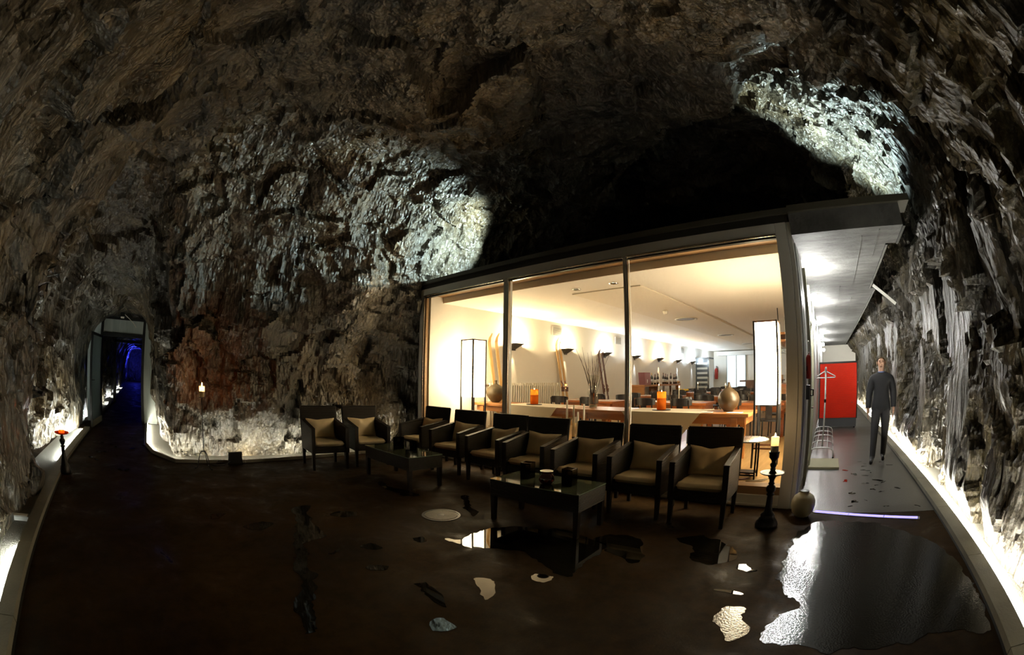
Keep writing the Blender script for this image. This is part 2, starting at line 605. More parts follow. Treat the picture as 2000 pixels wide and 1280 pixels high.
# ---------------------------------------------------------------- the cave: air volume, extracted as a surface and broken up
XC = -2.75
HWL, HWR = 4.85, 4.66
def smax(a, b, k):
    h = np.clip(0.5 + 0.5 * (a - b) / k, 0, 1)
    return b + (a - b) * h + k * h * (1 - h)
def air(X, Y, Z):
    Zp = np.maximum(Z, 0)
    yl = -1.80 + 0.083 * (np.clip(X, -12, 2) + 2)
    hw = np.where(X > XC, HWR, HWL).astype(np.float32)
    v = (np.abs(X - XC) / hw) ** 2.8 + (np.maximum(0, 1.8 - Y) / (1.8 - yl)) ** 2.8 + (Zp / 5.3) ** 2.3
    fh = (1 - v ** (1 / 2.5)) * 4.0
    v = (np.abs(X - XC) / hw) ** 2.5 + (Zp / 6.35) ** 2.5
    f2 = np.minimum((1 - v ** 0.4) * 4.5, (Y - (4.3 - 0.75 * X)) * 0.7)
    f2 = np.minimum(f2, 33.0 - Y)
    fh = np.minimum(fh, 33.0 - Y)
    t = np.clip((X + 11.2) / 4.6, 0, 1)
    fl = t * t * (3 - 2 * t)
    yt = -1.24 + 0.05 * (np.minimum(X, -9) + 9) - 0.1 * fl
    v = (np.abs(Y - yt) / (1.07 + 0.30 * fl)) ** 3 + (Zp / (2.66 + 1.5 * fl)) ** 3
    f3 = np.minimum((1 - v ** (1 / 3)) * 1.3, np.minimum(-(X + 5.6), X + 39.5))
    f4 = (1 - np.sqrt(((X + 5.2) / 0.42) ** 2 + ((Y + 2.25) / 0.75) ** 2 + ((Z - 2.03) / 0.30) ** 2)) * 0.35
    f = np.maximum(fh, f2)
    f = smax(f, f3, 0.55)
    return np.maximum(f, f4)
def surface_nets(x0, x1, y0, y1, z0, z1, h):
    xs = np.arange(x0, x1 + h, h, dtype=np.float32)
    ys = np.arange(y0, y1 + h, h, dtype=np.float32)
    zs = np.arange(z0, z1 + h, h, dtype=np.float32)
    F = air(xs[:, None, None], ys[None, :, None], zs[None, None, :]).astype(np.float32)
    S = F > 0
    nx, ny, nz = F.shape
    C = (nx - 1, ny - 1, nz - 1)
    acc = np.zeros(C + (3,), np.float32)
    cnt = np.zeros(C, np.uint8)
    quads = []
    for ax in range(3):
        sl0 = [slice(None)] * 3
        sl1 = [slice(None)] * 3
        sl0[ax] = slice(0, -1)
        sl1[ax] = slice(1, None)
        cr_ = S[tuple(sl0)] != S[tuple(sl1)]
        idx = np.argwhere(cr_)
        a = F[tuple(sl0)][cr_]
        b = F[tuple(sl1)][cr_]
        t = a / (a - b)
        pos = idx.astype(np.float32)
        pos[:, ax] += t
        o1, o2 = [(1, 2), (2, 0), (0, 1)][ax]
        cells = []
        for d1, d2 in ((-1, -1), (0, -1), (0, 0), (-1, 0)):
            c = idx.copy()
            c[:, o1] += d1
            c[:, o2] += d2
            cells.append(c)
            ok = np.all((c >= 0) & (c < np.array(C)), axis=1)
            cc = c[ok]
            np.add.at(acc, (cc[:, 0], cc[:, 1], cc[:, 2]), pos[ok])
            np.add.at(cnt, (cc[:, 0], cc[:, 1], cc[:, 2]), 1)
        ok = np.ones(len(idx), bool)
        for c in cells:
            ok &= np.all((c >= 0) & (c < np.array(C)), axis=1)
        q = np.stack([np.ravel_multi_index(c[ok].T, C) for c in cells], 1)
        flip = (a > 0)[ok]
        q[flip] = q[flip][:, ::-1]
        quads.append(q)
    q = np.concatenate(quads)
    used = np.flatnonzero(cnt.ravel())
    V = acc.reshape(-1, 3)[used] / cnt.ravel()[used][:, None]
    V = V * h + np.array([xs[0], ys[0], zs[0]], np.float32)
    remap = np.zeros(cnt.size, np.int32)
    remap[used] = np.arange(len(used))
    return V, remap[q]
def vert_normals(V, Q):
    n = np.cross(V[Q[:, 2]] - V[Q[:, 0]], V[Q[:, 3]] - V[Q[:, 1]])
    N = np.zeros_like(V)
    for k in range(4):
        np.add.at(N, Q[:, k], n)
    return N / (np.linalg.norm(N, axis=1, keepdims=True) + 1e-9), n
def rough_up(V, Q, fine=True):
    N, _ = vert_normals(V, Q)
    # normals must point into the air
    probe = V + N * 0.12
    s = air(probe[:, 0], probe[:, 1], probe[:, 2]) - air(V[:, 0], V[:, 1], V[:, 2])
    if s.mean() < 0:
        N = -N
        Q = Q[:, ::-1]
    P = V.astype(np.float64)
    rot = np.array(Euler((R(28), R(32), R(15))).to_matrix())
    A = P @ rot.T * np.array([1.0, 1.0, 0.55])
    right = (P[:, 0] > 0.2)[:, None]
    A = np.where(right, P * np.array([1.2, 1.2, 0.55]), A)
    W = np.stack([vnoise(P * 1.7 + k * 31.7) for k in range(3)], 1) * 0.22
    A = A + W
    D = 0.34 * vnoise(P * 0.42 + 5.3) + 0.17 * vnoise(P * 1.15 + 9.1)
    D += 0.27 * facet(A * 0.85 + 40)
    D += 0.15 * facet(A * 2.1 + 80)
    D += 0.055 * facet(A * 4.6 + 120)
    if fine:
        D += np.where(P[:, 0] > 0.2, 0.03, 0.016) * facet(A * 9.5 + 160)
        D += 0.020 * vnoise(P * 8.0)
    z = P[:, 2]
    narrow = np.clip((-8.2 - P[:, 0]) / 1.2, 0, 1)
    D *= (1 - 0.55 * narrow)
    D *= np.where(z > 3.2, 0.82, 1.0)
    D = np.minimum(D, 0.0 + 0.45 * np.maximum(z, 0))
    D -= 0.03 * (1 - np.clip(z / 0.6, 0, 1))
    V2 = V + N * D[:, None].astype(np.float32)
    # the pavilion is built into the hall: keep the rock out of it
    inb = (V2[:, 1] > 4.9) & (V2[:, 2] < 3.5) & (V2[:, 0] < -3)
    V2[inb, 0] = np.minimum(V2[inb, 0], -7.09)
    inr = (V2[:, 1] > 4.4) & (V2[:, 0] > 0) & (V2[:, 2] < 3.6)
    V2[inr, 0] = np.maximum(V2[inr, 0], np.where(V2[inr, 2] > 2.6, 1.26, 1.78))
    return V2, Q
def link_rock(name, V, Q, label, m='rock', split=None):
    used = np.unique(Q)
    rm = np.zeros(len(V), np.int32)
    rm[used] = np.arange(len(used))
    v = V[used].astype(np.float32)
    q = rm[Q].astype(np.int32)
    me = bpy.data.meshes.new(name)
    me.vertices.add(len(v))
    me.vertices.foreach_set('co', v.ravel())
    me.loops.add(q.size)
    me.loops.foreach_set('vertex_index', q.ravel())
    me.polygons.add(len(q))
    me.polygons.foreach_set('loop_start', np.arange(0, q.size, 4, dtype=np.int32))
    me.materials.append(MATS[m])
    if split is not None:
        me.materials.append(MATS['slate'])
        me.polygons.foreach_set('material_index', split.astype(np.int32))
    me.update(calc_edges=True)
    me.validate()
    me.shade_smooth()
    me.set_sharp_from_angle(angle=R(32))
    o = bpy.data.objects.new(name, me)
    COL.objects.link(o)
    return struct(o, label)
V, Q = surface_nets(-9.6, 3.2, -3.6, 10.2, -0.22, 7.2, 0.045)
V, Q = rough_up(V, Q)
cx = V[Q].mean(1)
_, fn = vert_normals(V, Q)
fn /= np.linalg.norm(fn, axis=1, keepdims=True) + 1e-9
top = cx[:, 2] > 3.3 + 0.5 * np.sin(cx[:, 0] * 1.3) * np.cos(cx[:, 1] * 1.1)
rgt = ~top & (cx[:, 0] > 0.6) & (cx[:, 1] > -0.9)
bck = ~top & ~rgt & (cx[:, 1] > -0.55) & (cx[:, 0] < -3)
lft = ~top & ~rgt & ~bck
tc_ = cx[top]
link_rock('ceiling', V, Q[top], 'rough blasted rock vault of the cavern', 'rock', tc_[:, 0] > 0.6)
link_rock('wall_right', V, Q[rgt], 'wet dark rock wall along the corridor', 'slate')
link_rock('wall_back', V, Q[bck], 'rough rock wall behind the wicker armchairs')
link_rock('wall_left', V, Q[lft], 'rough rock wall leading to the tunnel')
V, Q = surface_nets(-39.8, -9.45, -5.2, 1.6, -0.22, 3.6, 0.11)
V, Q = rough_up(V, Q, False)
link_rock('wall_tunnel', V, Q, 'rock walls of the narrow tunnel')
V, Q = surface_nets(-8.2, 3.2, 10.05, 33.4, -0.22, 7.2, 0.12)
V, Q = rough_up(V, Q, False)
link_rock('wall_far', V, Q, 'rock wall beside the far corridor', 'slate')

# ---------------------------------------------------------------- cave floor, kerbs, light troughs
fl = MB().add([(-40, -4.5, 0), (3.2, -4.5, 0), (3.2, 33, 0), (-40, 33, 0)], [(0, 1, 2, 3)]).build('floor', 'damp_concrete')
struct(fl, 'damp dark concrete floor of the cavern')
PUD = [
 ([(-2.99, 2.29), (-2.88, 2.49), (-2.89, 2.62), (-2.93, 2.8), (-2.88, 2.96), (-2.65, 3.19), (-2.2, 3.36), (-1.85, 3.26), (-1.74, 2.83), (-1.64, 2.48), (-1.75, 2.4), (-2.04, 2.6), (-2.38, 2.6), (-2.62, 2.4), (-2.78, 2.4)], 0),
 ([(-1.99, 3.25), (-1.9, 3.53), (-1.67, 3.53), (-1.42, 3.23), (-1.39, 2.93), (-1.66, 3.02)], 0),
 ([(-1.34, 3.69), (-1.06, 3.88), (-0.75, 3.7), (-0.62, 3.48), (-0.66, 3.21), (-1.05, 3.21), (-1.01, 3.48)], 0),
 ([(-0.07, 4.58), (0.66, 4.54), (1.22, 4.1), (1.47, 3.6), (1.5, 3.06), (1.53, 2.61), (1.52, 2.2), (1.16, 2.39), (0.57, 2.19), (0.1, 2.19), (-0.17, 2.23), (-0.1, 2.56), (0.14, 2.7), (-0.2, 2.85), (-0.24, 3.63)], 1),
 ([(-0.53, 2.52), (-0.42, 2.63), (-0.3, 2.48), (-0.27, 2.23), (-0.34, 2.15), (-0.47, 2.3)], 2),
 ([(-2.17, 2.0), (-2.12, 2.07), (-2.0, 2.04), (-1.91, 1.91), (-1.92, 1.83), (-2.04, 1.89)], 0),
 ([(-1.89, 2.3), (-1.88, 2.4), (-1.72, 2.36), (-1.71, 2.25), (-1.8, 2.22)], 0),
 ([(-2.39, 1.6), (-2.36, 1.68), (-2.15, 1.62), (-1.99, 1.56), (-2.05, 1.51), (-2.22, 1.53)], 0),
 ([(-4.57, 1.44), (-4.62, 1.62), (-4.01, 1.44), (-3.55, 1.42), (-3.5, 1.19), (-3.08, 1.04), (-2.49, 0.88), (-2.11, 0.62), (-2.13, 0.54), (-2.61, 0.79), (-3.13, 0.9), (-3.65, 1.14)], 0),
 ([(-4.09, 3.5), (-4.0, 3.54), (-3.68, 3.3), (-3.28, 3.03), (-3.38, 3.02), (-3.65, 3.18)], 0),
 ([(-5.29, 2.94), (-5.19, 3.0), (-4.87, 2.98), (-4.55, 3.02), (-4.36, 3.13), (-4.34, 2.88), (-4.72, 2.81)], 0),
 ([(-4.18, 1.7), (-4.21, 1.96), (-3.99, 2.01), (-3.98, 1.79)], 0),
 ([(-4.4, 0.32), (-4.58, 0.54), (-4.5, 0.59), (-4.32, 0.47)], 0),
 ([(-4.07, 0.65), (-4.19, 0.98), (-4.07, 1.06), (-3.89, 0.79)], 0),
 ([(-3.28, 1.55), (-3.25, 1.74), (-3.12, 1.83), (-3.11, 1.64)], 0),
 ([(-2.85, 1.42), (-2.85, 1.56), (-2.7, 1.54), (-2.69, 1.42)], 0),
 ([(-3.2, 2.1), (-3.19, 2.23), (-3.05, 2.18), (-3.03, 2.07)], 0),
 ([(-0.65, 2.76), (-0.51, 2.83), (-0.41, 2.81), (-0.52, 2.74)], 0),
 ([(-0.59, 3.26), (-0.47, 3.35), (-0.4, 3.18), (-0.5, 3.11)], 0),
 ([(-1.88, 1.32), (-1.86, 1.4), (-1.74, 1.39), (-1.73, 1.29)], 0),
 ([(-3.27, 1.29), (-3.26, 1.39), (-3.16, 1.4), (-3.15, 1.28)], 0)]
def puddle_outline(poly):
    # round the corners and fray the edge of a puddle
    p = [Vector((x, y)) for x, y in poly]
    for _ in range(2):
        p = [q for i in range(len(p)) for q in (p[i] * 0.75 + p[(i + 1) % len(p)] * 0.25, p[i] * 0.25 + p[(i + 1) % len(p)] * 0.75)]
    dense = []
    for i in range(len(p)):
        a, b = p[i], p[(i + 1) % len(p)]
        k = max(1, int((b - a).length / 0.02))
        dense += [a.lerp(b, j / k) for j in range(k)]
    arr = np.array([[q.x, q.y, 0.3] for q in dense])
    dx = vnoise(arr * 7) * 0.05 + vnoise(arr * 26 + 7) * 0.018
    dy = vnoise(arr * 7 + 50) * 0.05 + vnoise(arr * 26 + 70) * 0.018
    return [(q.x + float(dx[i]), q.y + float(dy[i])) for i, q in enumerate(dense)]
for poly, k in PUD:
    MB().prism(puddle_outline(poly), 0.0002, 0.0022).build('puddle', ('puddle_water', 'wet_concrete', 'wet_concrete')[k], fl)
# dark shoe prints in the corridor and by the tunnel
for i in range(46):
    if i < 32:
        x, y = random.uniform(0.35, 1.35), random.uniform(4.9, 8.2)
    else:
        x, y = random.uniform(-8.6, -6.2), random.uniform(-1.5, -0.5)
    a, s = random.uniform(0, PI), random.uniform(0.03, 0.075)
    q = [(x + s * math.cos(t) * math.cos(a) - s * 0.45 * math.sin(t) * math.sin(a), y + s * math.cos(t) * math.sin(a) + s * 0.45 * math.sin(t) * math.cos(a)) for t in [2 * PI * j / 8 for j in range(8)]]
    MB().prism(puddle_outline(q)[::2], 0.0002, 0.0062).build('wet_footprint', 'puddle_water', fl)

def poly_offset(line, d):
    out = []
    for i, p in enumerate(line):
        a = Vector(line[max(i - 1, 0)])
        b = Vector(line[min(i + 1, len(line) - 1)])
        t = (b - a).normalized()
        out.append(Vector(p) + Vector((-t.y, t.x)) * d)
    return out
def resample(line, step):
    pts = [Vector(line[0])]
    for a, b in zip(line[:-1], line[1:]):
        a, b = Vector(a), Vector(b)
        n = max(1, round((b - a).length / step))
        pts += [a.lerp(b, j / n) for j in range(1, n + 1)]
    return pts
OFFS = []
def kerb_run(name, label, line, side, width, lname, llabel, lmat, step=1.45, gut=0.5, lit=lambda x, y: True, off=lambda x, y: False, lh=0.05, lip_w=0.035, tw=0.016):
    # line = the slot in the floor; side = +1/-1 towards the rock; the light tubes hang under the lip of the kerb and face the rock
    root = bpy.data.objects.new(name, None)
    COL.objects.link(root)
    struct(root, label)
    pts = resample(line, step)
    inner = poly_offset(pts, side * 0.012)
    outer = poly_offset(pts, side * width)
    g0 = poly_offset(pts, -side * 0.012)
    far = poly_offset(pts, side * (width + gut))
    lip = poly_offset(pts, side * (width + lip_w))
    tb0 = poly_offset(pts, side * (width + 0.002))
    tb1 = poly_offset(pts, side * (width + tw))
    for i in range(len(pts) - 1):
        e = (inner[i + 1] - inner[i]).normalized() * 0.004
        q = [inner[i] + e, inner[i + 1] - e, outer[i + 1] - e, outer[i] + e]
        MB().hexa([(v.x, v.y, 0.0) for v in q] + [(v.x, v.y, lh) for v in q]).build('kerb_stone', 'kerb_concrete', root)
        q = [g0[i], g0[i + 1], inner[i + 1], inner[i]]
        MB().hexa([(v.x, v.y, 0.0003) for v in q] + [(v.x, v.y, 0.003) for v in q]).build('drain_slot', 'dark_metal', root)
        q = [outer[i], outer[i + 1], far[i + 1], far[i]]
        MB().hexa([(v.x, v.y, 0.0003) for v in q] + [(v.x, v.y, 0.004) for v in q]).build('gutter_bed', 'gutter', root)
        mid = (pts[i] + pts[i + 1]) / 2
        if not lit(mid.x, mid.y):
            continue
        e = e * 4
        hid = off(mid.x, mid.y)
        if hid:
            OFFS.append(1)
        t = thing('%s_%d_offscreen' % (lname, len(OFFS)) if hid else lname, llabel, 'light', ((outer[i].x + outer[i + 1].x) / 2, (outer[i].y + outer[i + 1].y) / 2, 0.0), 0, llabel + ' run')
        c = Vector((t.location.x, t.location.y))
        q = [v - c for v in (outer[i] + e, outer[i + 1] - e, lip[i + 1] - e, lip[i] + e)]
        MB().hexa([(v.x, v.y, lh - 0.008) for v in q] + [(v.x, v.y, lh) for v in q]).build('housing', 'grey_paint', t)
        q = [v - c for v in (tb0[i] + e, tb0[i + 1] - e, tb1[i + 1] - e, tb1[i] + e)]
        MB().hexa([(v.x, v.y, 0.010) for v in q] + [(v.x, v.y, lh - 0.009) for v in q]).build('tube', lmat, t)
    return root
kerb_run('trim_1', 'flush concrete kerb along the corridor rock wall', [(1.56, -0.9), (1.56, 24.8)], -1, 0.19, 'kerb_light', 'white light tube in the gutter below the corridor rock wall', 'strip_white', lip_w=0.0015, tw=0.0145, off=lambda x, y: y < 2.0)
kerb_run('trim_2', 'flush concrete kerb along the rock wall on the tunnel side', [(1.3, -1.16), (-2.3, -1.39), (-3.5, -1.52)], 1, 0.16, 'kerb_light', 'white light tube in the gutter under the bulging rock', 'strip_tunnel', step=1.15, lip_w=0.0015, tw=0.009, lit=lambda x, y: x < -1.1, off=lambda x, y: x > -2.2)
kerb_run('trim_5', 'flush concrete kerb running into the tunnel', [(-3.5, -1.52), (-6.9, -1.88), (-10.3, -2.05)], 1, 0.16, 'kerb_light', 'white light tube in the gutter beside the red dish stand', 'strip_tunnel', step=1.15, lit=lambda x, y: x < -6.4, lip_w=0.0015, tw=0.012)
kerb_run('trim_3', 'concrete kerb bending round the rock corner to the glass pavilion', [(-11.6, -0.60), (-8.65, -0.50), (-7.85, -0.33), (-7.1, 0.13), (-7.03, 1.38), (-7.18, 2.5), (-7.30, 3.74), (-7.33, 4.6)], 1, 0.06, 'kerb_light', 'white light tube in the gutter behind the armchairs', 'strip_back', step=1.0, gut=0.6, lip_w=0.0015, tw=0.006)
kerb_run('trim_4', 'concrete kerb deeper in the tunnel', [(-12.6, -2.12), (-17.5, -2.36), (-30, -3.0)], 1, 0.10, 'kerb_light', 'short light tube along the tunnel floor beyond the glass door', 'strip_tunnel', step=1.1, lit=lambda x, y: int(-x / 1.1) % 3 == 0)

# ---------------------------------------------------------------- pavilion shell
FY = 4.96
def S(name, mb, m, label=None, parent=None, **k):
    o = mb.build(name, m, parent, **k)
    if parent is None:
        struct(o, label)
    return o
S('floor_restaurant', MB().span((-6.9, FY + 0.02, 0.0), (-0.5, 24.5, 0.24)), 'parquet', 'honey coloured wooden floor of the restaurant')
S('trim_sill', MB().span((-6.9, FY + 0.01, 0.15), (-0.5, FY + 0.2, 0.245)), 'recess_wood', 'brown wooden sill edge behind the glass')
wl = S('wall_restaurant_side', MB().span((-7.05, FY + 0.1, 0), (-6.9, 24.6, 3.2)), 'plaster', 'cream plaster wall with the wall lamps')
S('wall_restaurant_end', MB().span((-7.05, 24.5, 0), (-0.28, 24.65, 3.2)), 'plaster', 'pale end wall of the restaurant')
wc = S('wall_corridor', MB().span((-0.5, FY + 0.1, 0), (-0.30, 24.6, 3.2)), 'plaster', 'white wall between restaurant and corridor')
cl = S('ceiling_restaurant', MB().span((-6.9, 5.40, 3.0), (-0.5, 24.5, 3.1)), 'ceiling_paint', 'cream restaurant ceiling')
S('ceiling_strip', MB().span((-4.3, 6.2, 2.982), (-2.95, 24.2, 3.0)), 'ceiling_panel', None, cl)
S('trim_recess', MB().span((-6.9, 5.37, 3.0), (-0.5, 5.40, 3.14)), 'ceiling_panel', 'step at the front of the restaurant ceiling')
S('trim_recess_top', MB().span((-6.9, FY + 0.03, 3.12), (-0.5, 5.37, 3.16)), 'recess_wood', 'brown curtain recess above the glass')
S('roof', MB().span((-7.1, FY - 0.02, 3.24), (-0.32, 25, 3.33)), 'roof_dark', 'dark flat roof slab of the pavilion')
S('trim_fascia', MB().span((-7.1, FY - 0.06, 3.33), (-0.30, FY + 0.3, 3.40)), 'fascia', 'dark roof edge above the glass front')
S('trim_fascia_corridor', MB().span((-0.30, FY - 0.12, 3.32), (1.32, FY + 0.3, 3.40)), 'fascia', 'dull olive roof edge over the corridor')
S('roof_body', MB().span((-7.1, FY + 0.3, 3.33), (1.1, 25, 3.38)), 'roof_dark', 'dark roof covering')
# concrete soffit over the corridor, cast in three lengths of different width
sof = bpy.data.objects.new('ceiling_corridor', None)
COL.objects.link(sof)
struct(sof, 'board-marked concrete soffit over the corridor')
for x1, y0, y1 in ((1.17, FY - 0.06, 5.62), (1.01, 5.62, 8.62), (1.14, 8.62, 24.9)):
    S('soffit_slab', MB().span((-0.30, y0, 3.06), (x1, y1 - 0.004, 3.325)), 'concrete', None, sof)
    S('edge_strip', MB().span((x1, y0, 3.045), (x1 + 0.035, y1 - 0.004, 3.14)), 'dark_metal', None, sof)
for xg, y0, y1 in ((0.62, 5.2, 8.3), (0.36, 8.2, 9.8), (0.66, 9.5, 13), (0.30, 10.5, 14), (0.85, 5.0, 6.2), (0.5, 13.2, 20)):
    S('board_joint', MB().span((xg, y0, 3.052), (xg + 0.012, y1, 3.0605)), 'concrete', None, sof)
S('trim_strut', MB().tube([(1.03, 7.95, 2.99), (1.47, 7.95, 2.64)], 0.035, 4), 'white_strut', 'white strut between soffit and rock')

# aluminium glass front
fr = bpy.data.objects.new('window_frame', None)
COL.objects.link(fr)
struct(fr, 'grey metal frame of the glass front')
GM = 'frame_metal'
def bar(n, a, b, m=GM):
    S(n, MB().span(a, b), m, None, fr, bevel=0.006)
bar('frame_post', (-7.10, FY - 0.02, 0), (-6.98, FY + 0.14, 3.24))
bar('frame_post', (-0.50, FY - 0.02, 0), (-0.355, FY + 0.14, 3.24))
bar('corner_post', (-0.352, FY - 0.01, 0), (-0.30, FY + 0.14, 3.24))
bar('frame_head', (-6.98, FY - 0.02, 3.11), (-0.50, FY + 0.12, 3.24))
bar('frame_foot', (-6.98, FY - 0.02, 0.0), (-0.50, FY + 0.12, 0.15))
bar('foot_flange', (-6.98, FY - 0.05, 0.02), (-0.50, FY - 0.02, 0.05))
for x0, x1 in ((-4.775, -4.655), (-2.60, -2.525)):
    bar('mullion', (x0, FY - 0.02, 0.15), (x1 - 0.03, FY + 0.10, 3.11))
    bar('mullion_bead', (x1 - 0.03, FY - 0.03, 0.15), (x1, FY + 0.02, 3.11), 'bead_metal')
for x0, x1 in ((-6.98, -4.775), (-4.655, -2.60), (-2.525, -0.50)):
    bar('head_bead', (x0, FY - 0.035, 3.085), (x1, FY + 0.0, 3.11), 'bead_metal')
    bar('head_gasket', (x0, FY - 0.01, 3.06), (x1, FY + 0.06, 3.085), 'dark_metal')
bar('jamb_bead', (-6.98, FY - 0.03, 0.15), (-6.945, FY + 0.02, 3.085), 'bead_metal')
bar('jamb_gasket', (-6.945, FY, 0.15), (-6.915, FY + 0.06, 3.06), 'recess_wood')
for i, (x0, x1) in enumerate(((-6.93, -4.775), (-4.655, -2.60), (-2.525, -0.50))):
    S('window_%d' % (i + 1), MB().add([(x0, FY + 0.03, 0.15), (x1, FY + 0.03, 0.15), (x1, FY + 0.03, 3.08), (x0, FY + 0.03, 3.08)], [(0, 1, 2, 3)]), 'clear_glass', 'large clear glass pane of the pavilion front')

# corridor side of the pavilion: panels, door, skirting
S('baseboard_corridor', MB().span((-0.30, 5.12, 0), (-0.265, 24.5, 0.13)), 'skirting', 'dark brown skirting of the corridor wall')
pw = bpy.data.objects.new('wall_panels', None)
COL.objects.link(pw)
struct(pw, 'white wall panels facing the corridor')
S('wall_panel', MB().span((-0.30, 5.10, 0.13), (-0.28, 6.06, 3.02)), 'white_paint', None, pw)
S('wall_panel_joint', MB().span((-0.28, 5.30, 0.13), (-0.274, 5.315, 3.0)), 'grey_paint', None, pw)
S('door_jamb', MB().span((-0.30, 6.07, 0.0), (-0.24, 6.22, 2.95)), 'olive_paint', None, pw)
S('door_jamb', MB().span((-0.30, 7.30, 0.0), (-0.24, 7.45, 2.95)), 'olive_paint', None, pw)
S('door_head', MB().span((-0.30, 6.22, 2.3), (-0.25, 7.30, 2.45)), 'olive_paint', None, pw)
for y0, y1 in ((7.46, 9.9), (9.92, 13.0), (13.02, 17.0), (17.02, 24.4)):
    S('wall_panel', MB().span((-0.30, y0, 0.13), (-0.28, y1, 3.02)), 'white_paint', None, pw)
dr = S('door_1', MB().span((-0.30, 6.22, 0.02), (-0.275, 7.30, 2.3)), 'white_paint', 'white door in the corridor wall')
S('door_handle', MB().tube([(-0.275, 6.32, 1.05), (-0.22, 6.32, 1.05), (-0.22, 6.46, 1.05)], 0.01, 8), 'chrome', None, dr)
S('wall_corridor_end', MB().span((-0.30, 24.9, 0), (2.6, 25.05, 3.06)), 'plaster', 'white wall closing the corridor')

# wall lamps high on the corridor wall
for y in (6.7, 10.0, 13.6, 17.3, 21.2):
    t = thing('wall_light', 'bright white globe lamp at the top of the corridor wall', 'light', (-0.28, y, 2.64), 0, 'corridor wall lights')
    MB().box((0.012, 0, 0), (0.024, 0.14, 0.14)).build('housing', 'white_enamel', t, bevel=0.006)
    MB().lathe([(0.0, -0.062), (0.03, -0.055), (0.054, -0.031), (0.062, 0.0), (0.054, 0.031), (0.03, 0.055), (0.0, 0.062)], 16, (0.12, 0, 0)).build('globe', 'corridor_tube', t, smooth=True)
    MB().tube([(0.02, 0, 0), (0.062, 0, 0)], 0.02, 10).build('socket', 'white_enamel', t)

S('floor_corridor', MB().span((-0.30, 4.86, 0.0004), (1.545, 24.9, 0.004)), 'dry_concrete', 'lighter dry concrete floor of the corridor')
# blue light set in the floor
t = thing('blue_floor_light', 'glowing blue light bar set across the corridor floor', 'light', (0.63, 4.75, 0.0), R(-11.5))
MB().span((-0.68, -0.045, 0.0), (0.68, 0.045, 0.006)).build('frame', 'grey_paint', t)
for a, b in ((-0.66, -0.24), (-0.23, 0.21), (0.22, 0.65)):
    MB().span((a, -0.03, 0.0061), (b, 0.03, 0.010)).build('light_bar', 'blue_tube', t)

# ---------------------------------------------------------------- tunnel door
td = bpy.data.objects.new('door_2', None)
COL.objects.link(td)
struct(td, 'steel framed glass door standing open in the tunnel mouth')
DX = -11.8
S('frame_post', MB().span((DX - 0.05, -2.02, 0), (DX + 0.05, -1.94, 2.52)), 'dark_metal', None, td)
S('frame_post', MB().span((DX - 0.05, -0.72, 0), (DX + 0.05, -0.64, 2.52)), 'dark_metal', None, td)
S('transom_bar', MB().span((DX - 0.05, -1.94, 2.10), (DX + 0.05, -0.72, 2.19)), 'dark_metal', None, td)
S('frame_head', MB().span((DX - 0.05, -2.02, 2.52), (DX + 0.05, -0.64, 2.58)), 'dark_metal', None, td)
S('transom_pane', MB().span((DX - 0.01, -1.94, 2.19), (DX + 0.01, -0.72, 2.52)), 'door_panel', None, td)
S('side_panel', MB().span((DX - 0.04, -0.64, 0.0), (DX + 0.04, 0.10, 2.65)), 'door_panel', None, td)
S('side_panel', MB().span((DX - 0.04, -2.40, 0.0), (DX + 0.04, -2.02, 2.6)), 'door_panel', None, td)
lf = bpy.data.objects.new('door_leaf', None)
COL.objects.link(lf)
lf.parent = td
lf.location = (DX + 0.06, -1.96, 0.0)
lf.rotation_euler.z = R(-3)
W = 1.32
for a, b in (((0, -0.02, 0.02), (0.05, 0.02, 2.1)), ((W - 0.06, -0.025, 0.02), (W, 0.025, 2.1)), ((0, -0.02, 2.04), (W, 0.02, 2.1))):
    S('leaf_stile', MB().span(a, b), 'dark_metal', None, lf)
S('leaf_kick_rail', MB().span((0.05, -0.02, 0.02), (W - 0.06, 0.02, 0.16)), 'grey_paint', None, lf)
S('leaf_pane', MB().span((0.05, -0.006, 0.16), (W - 0.06, 0.006, 2.04)), 'leaf_glass', None, lf)
S('leaf_handle', MB().tube([(W - 0.03, 0.02, 1.05), (W - 0.03, 0.08, 1.05), (W - 0.15, 0.08, 1.05)], 0.01, 6), 'dark_metal', None, lf)
t = thing('spotlight', 'small dark spotlight fixed to the rock above the tunnel door', 'light', (-10.7, -1.25, 2.58))
MB().box((0, 0, -0.03), (0.14, 0.12, 0.10)).build('housing', 'dark_metal', t)
MB().box((0.04, 0, -0.10), (0.09, 0.09, 0.03)).build('lens', 'white_enamel', t)
MB().tube([(0.0, 0.02, 0.0), (0.05, 0.2, -0.12), (0.1, 0.34, -0.22), (0.06, 0.4, -0.3)], 0.008, 6).build('cable', 'cable_white', t)
# a second, darker frame further in, and the blue-lit end of the tunnel
tf = bpy.data.objects.new('door_3', None)
COL.objects.link(tf)
struct(tf, 'second dark door frame deep in the tunnel')
S('frame_post', MB().span((-17.8, -2.36, 0), (-17.6, -2.24, 2.3)), 'dark_metal', None, tf)
S('frame_post', MB().span((-17.8, -0.75, 0), (-17.6, -0.63, 2.3)), 'dark_metal', None, tf)
S('frame_head', MB().span((-17.8, -2.36, 2.2), (-17.6, -0.63, 2.3)), 'dark_metal', None, tf)
S('leaf_panel', MB().span((-17.7, -0.68, 0.02), (-16.6, -0.63, 2.2)), 'door_panel', None, tf)
lamp('blue_tunnel_light', 'POINT', (-37.2, -2.7, 1.6), 110, (0.04, 0.05, 1.0), 0.1)

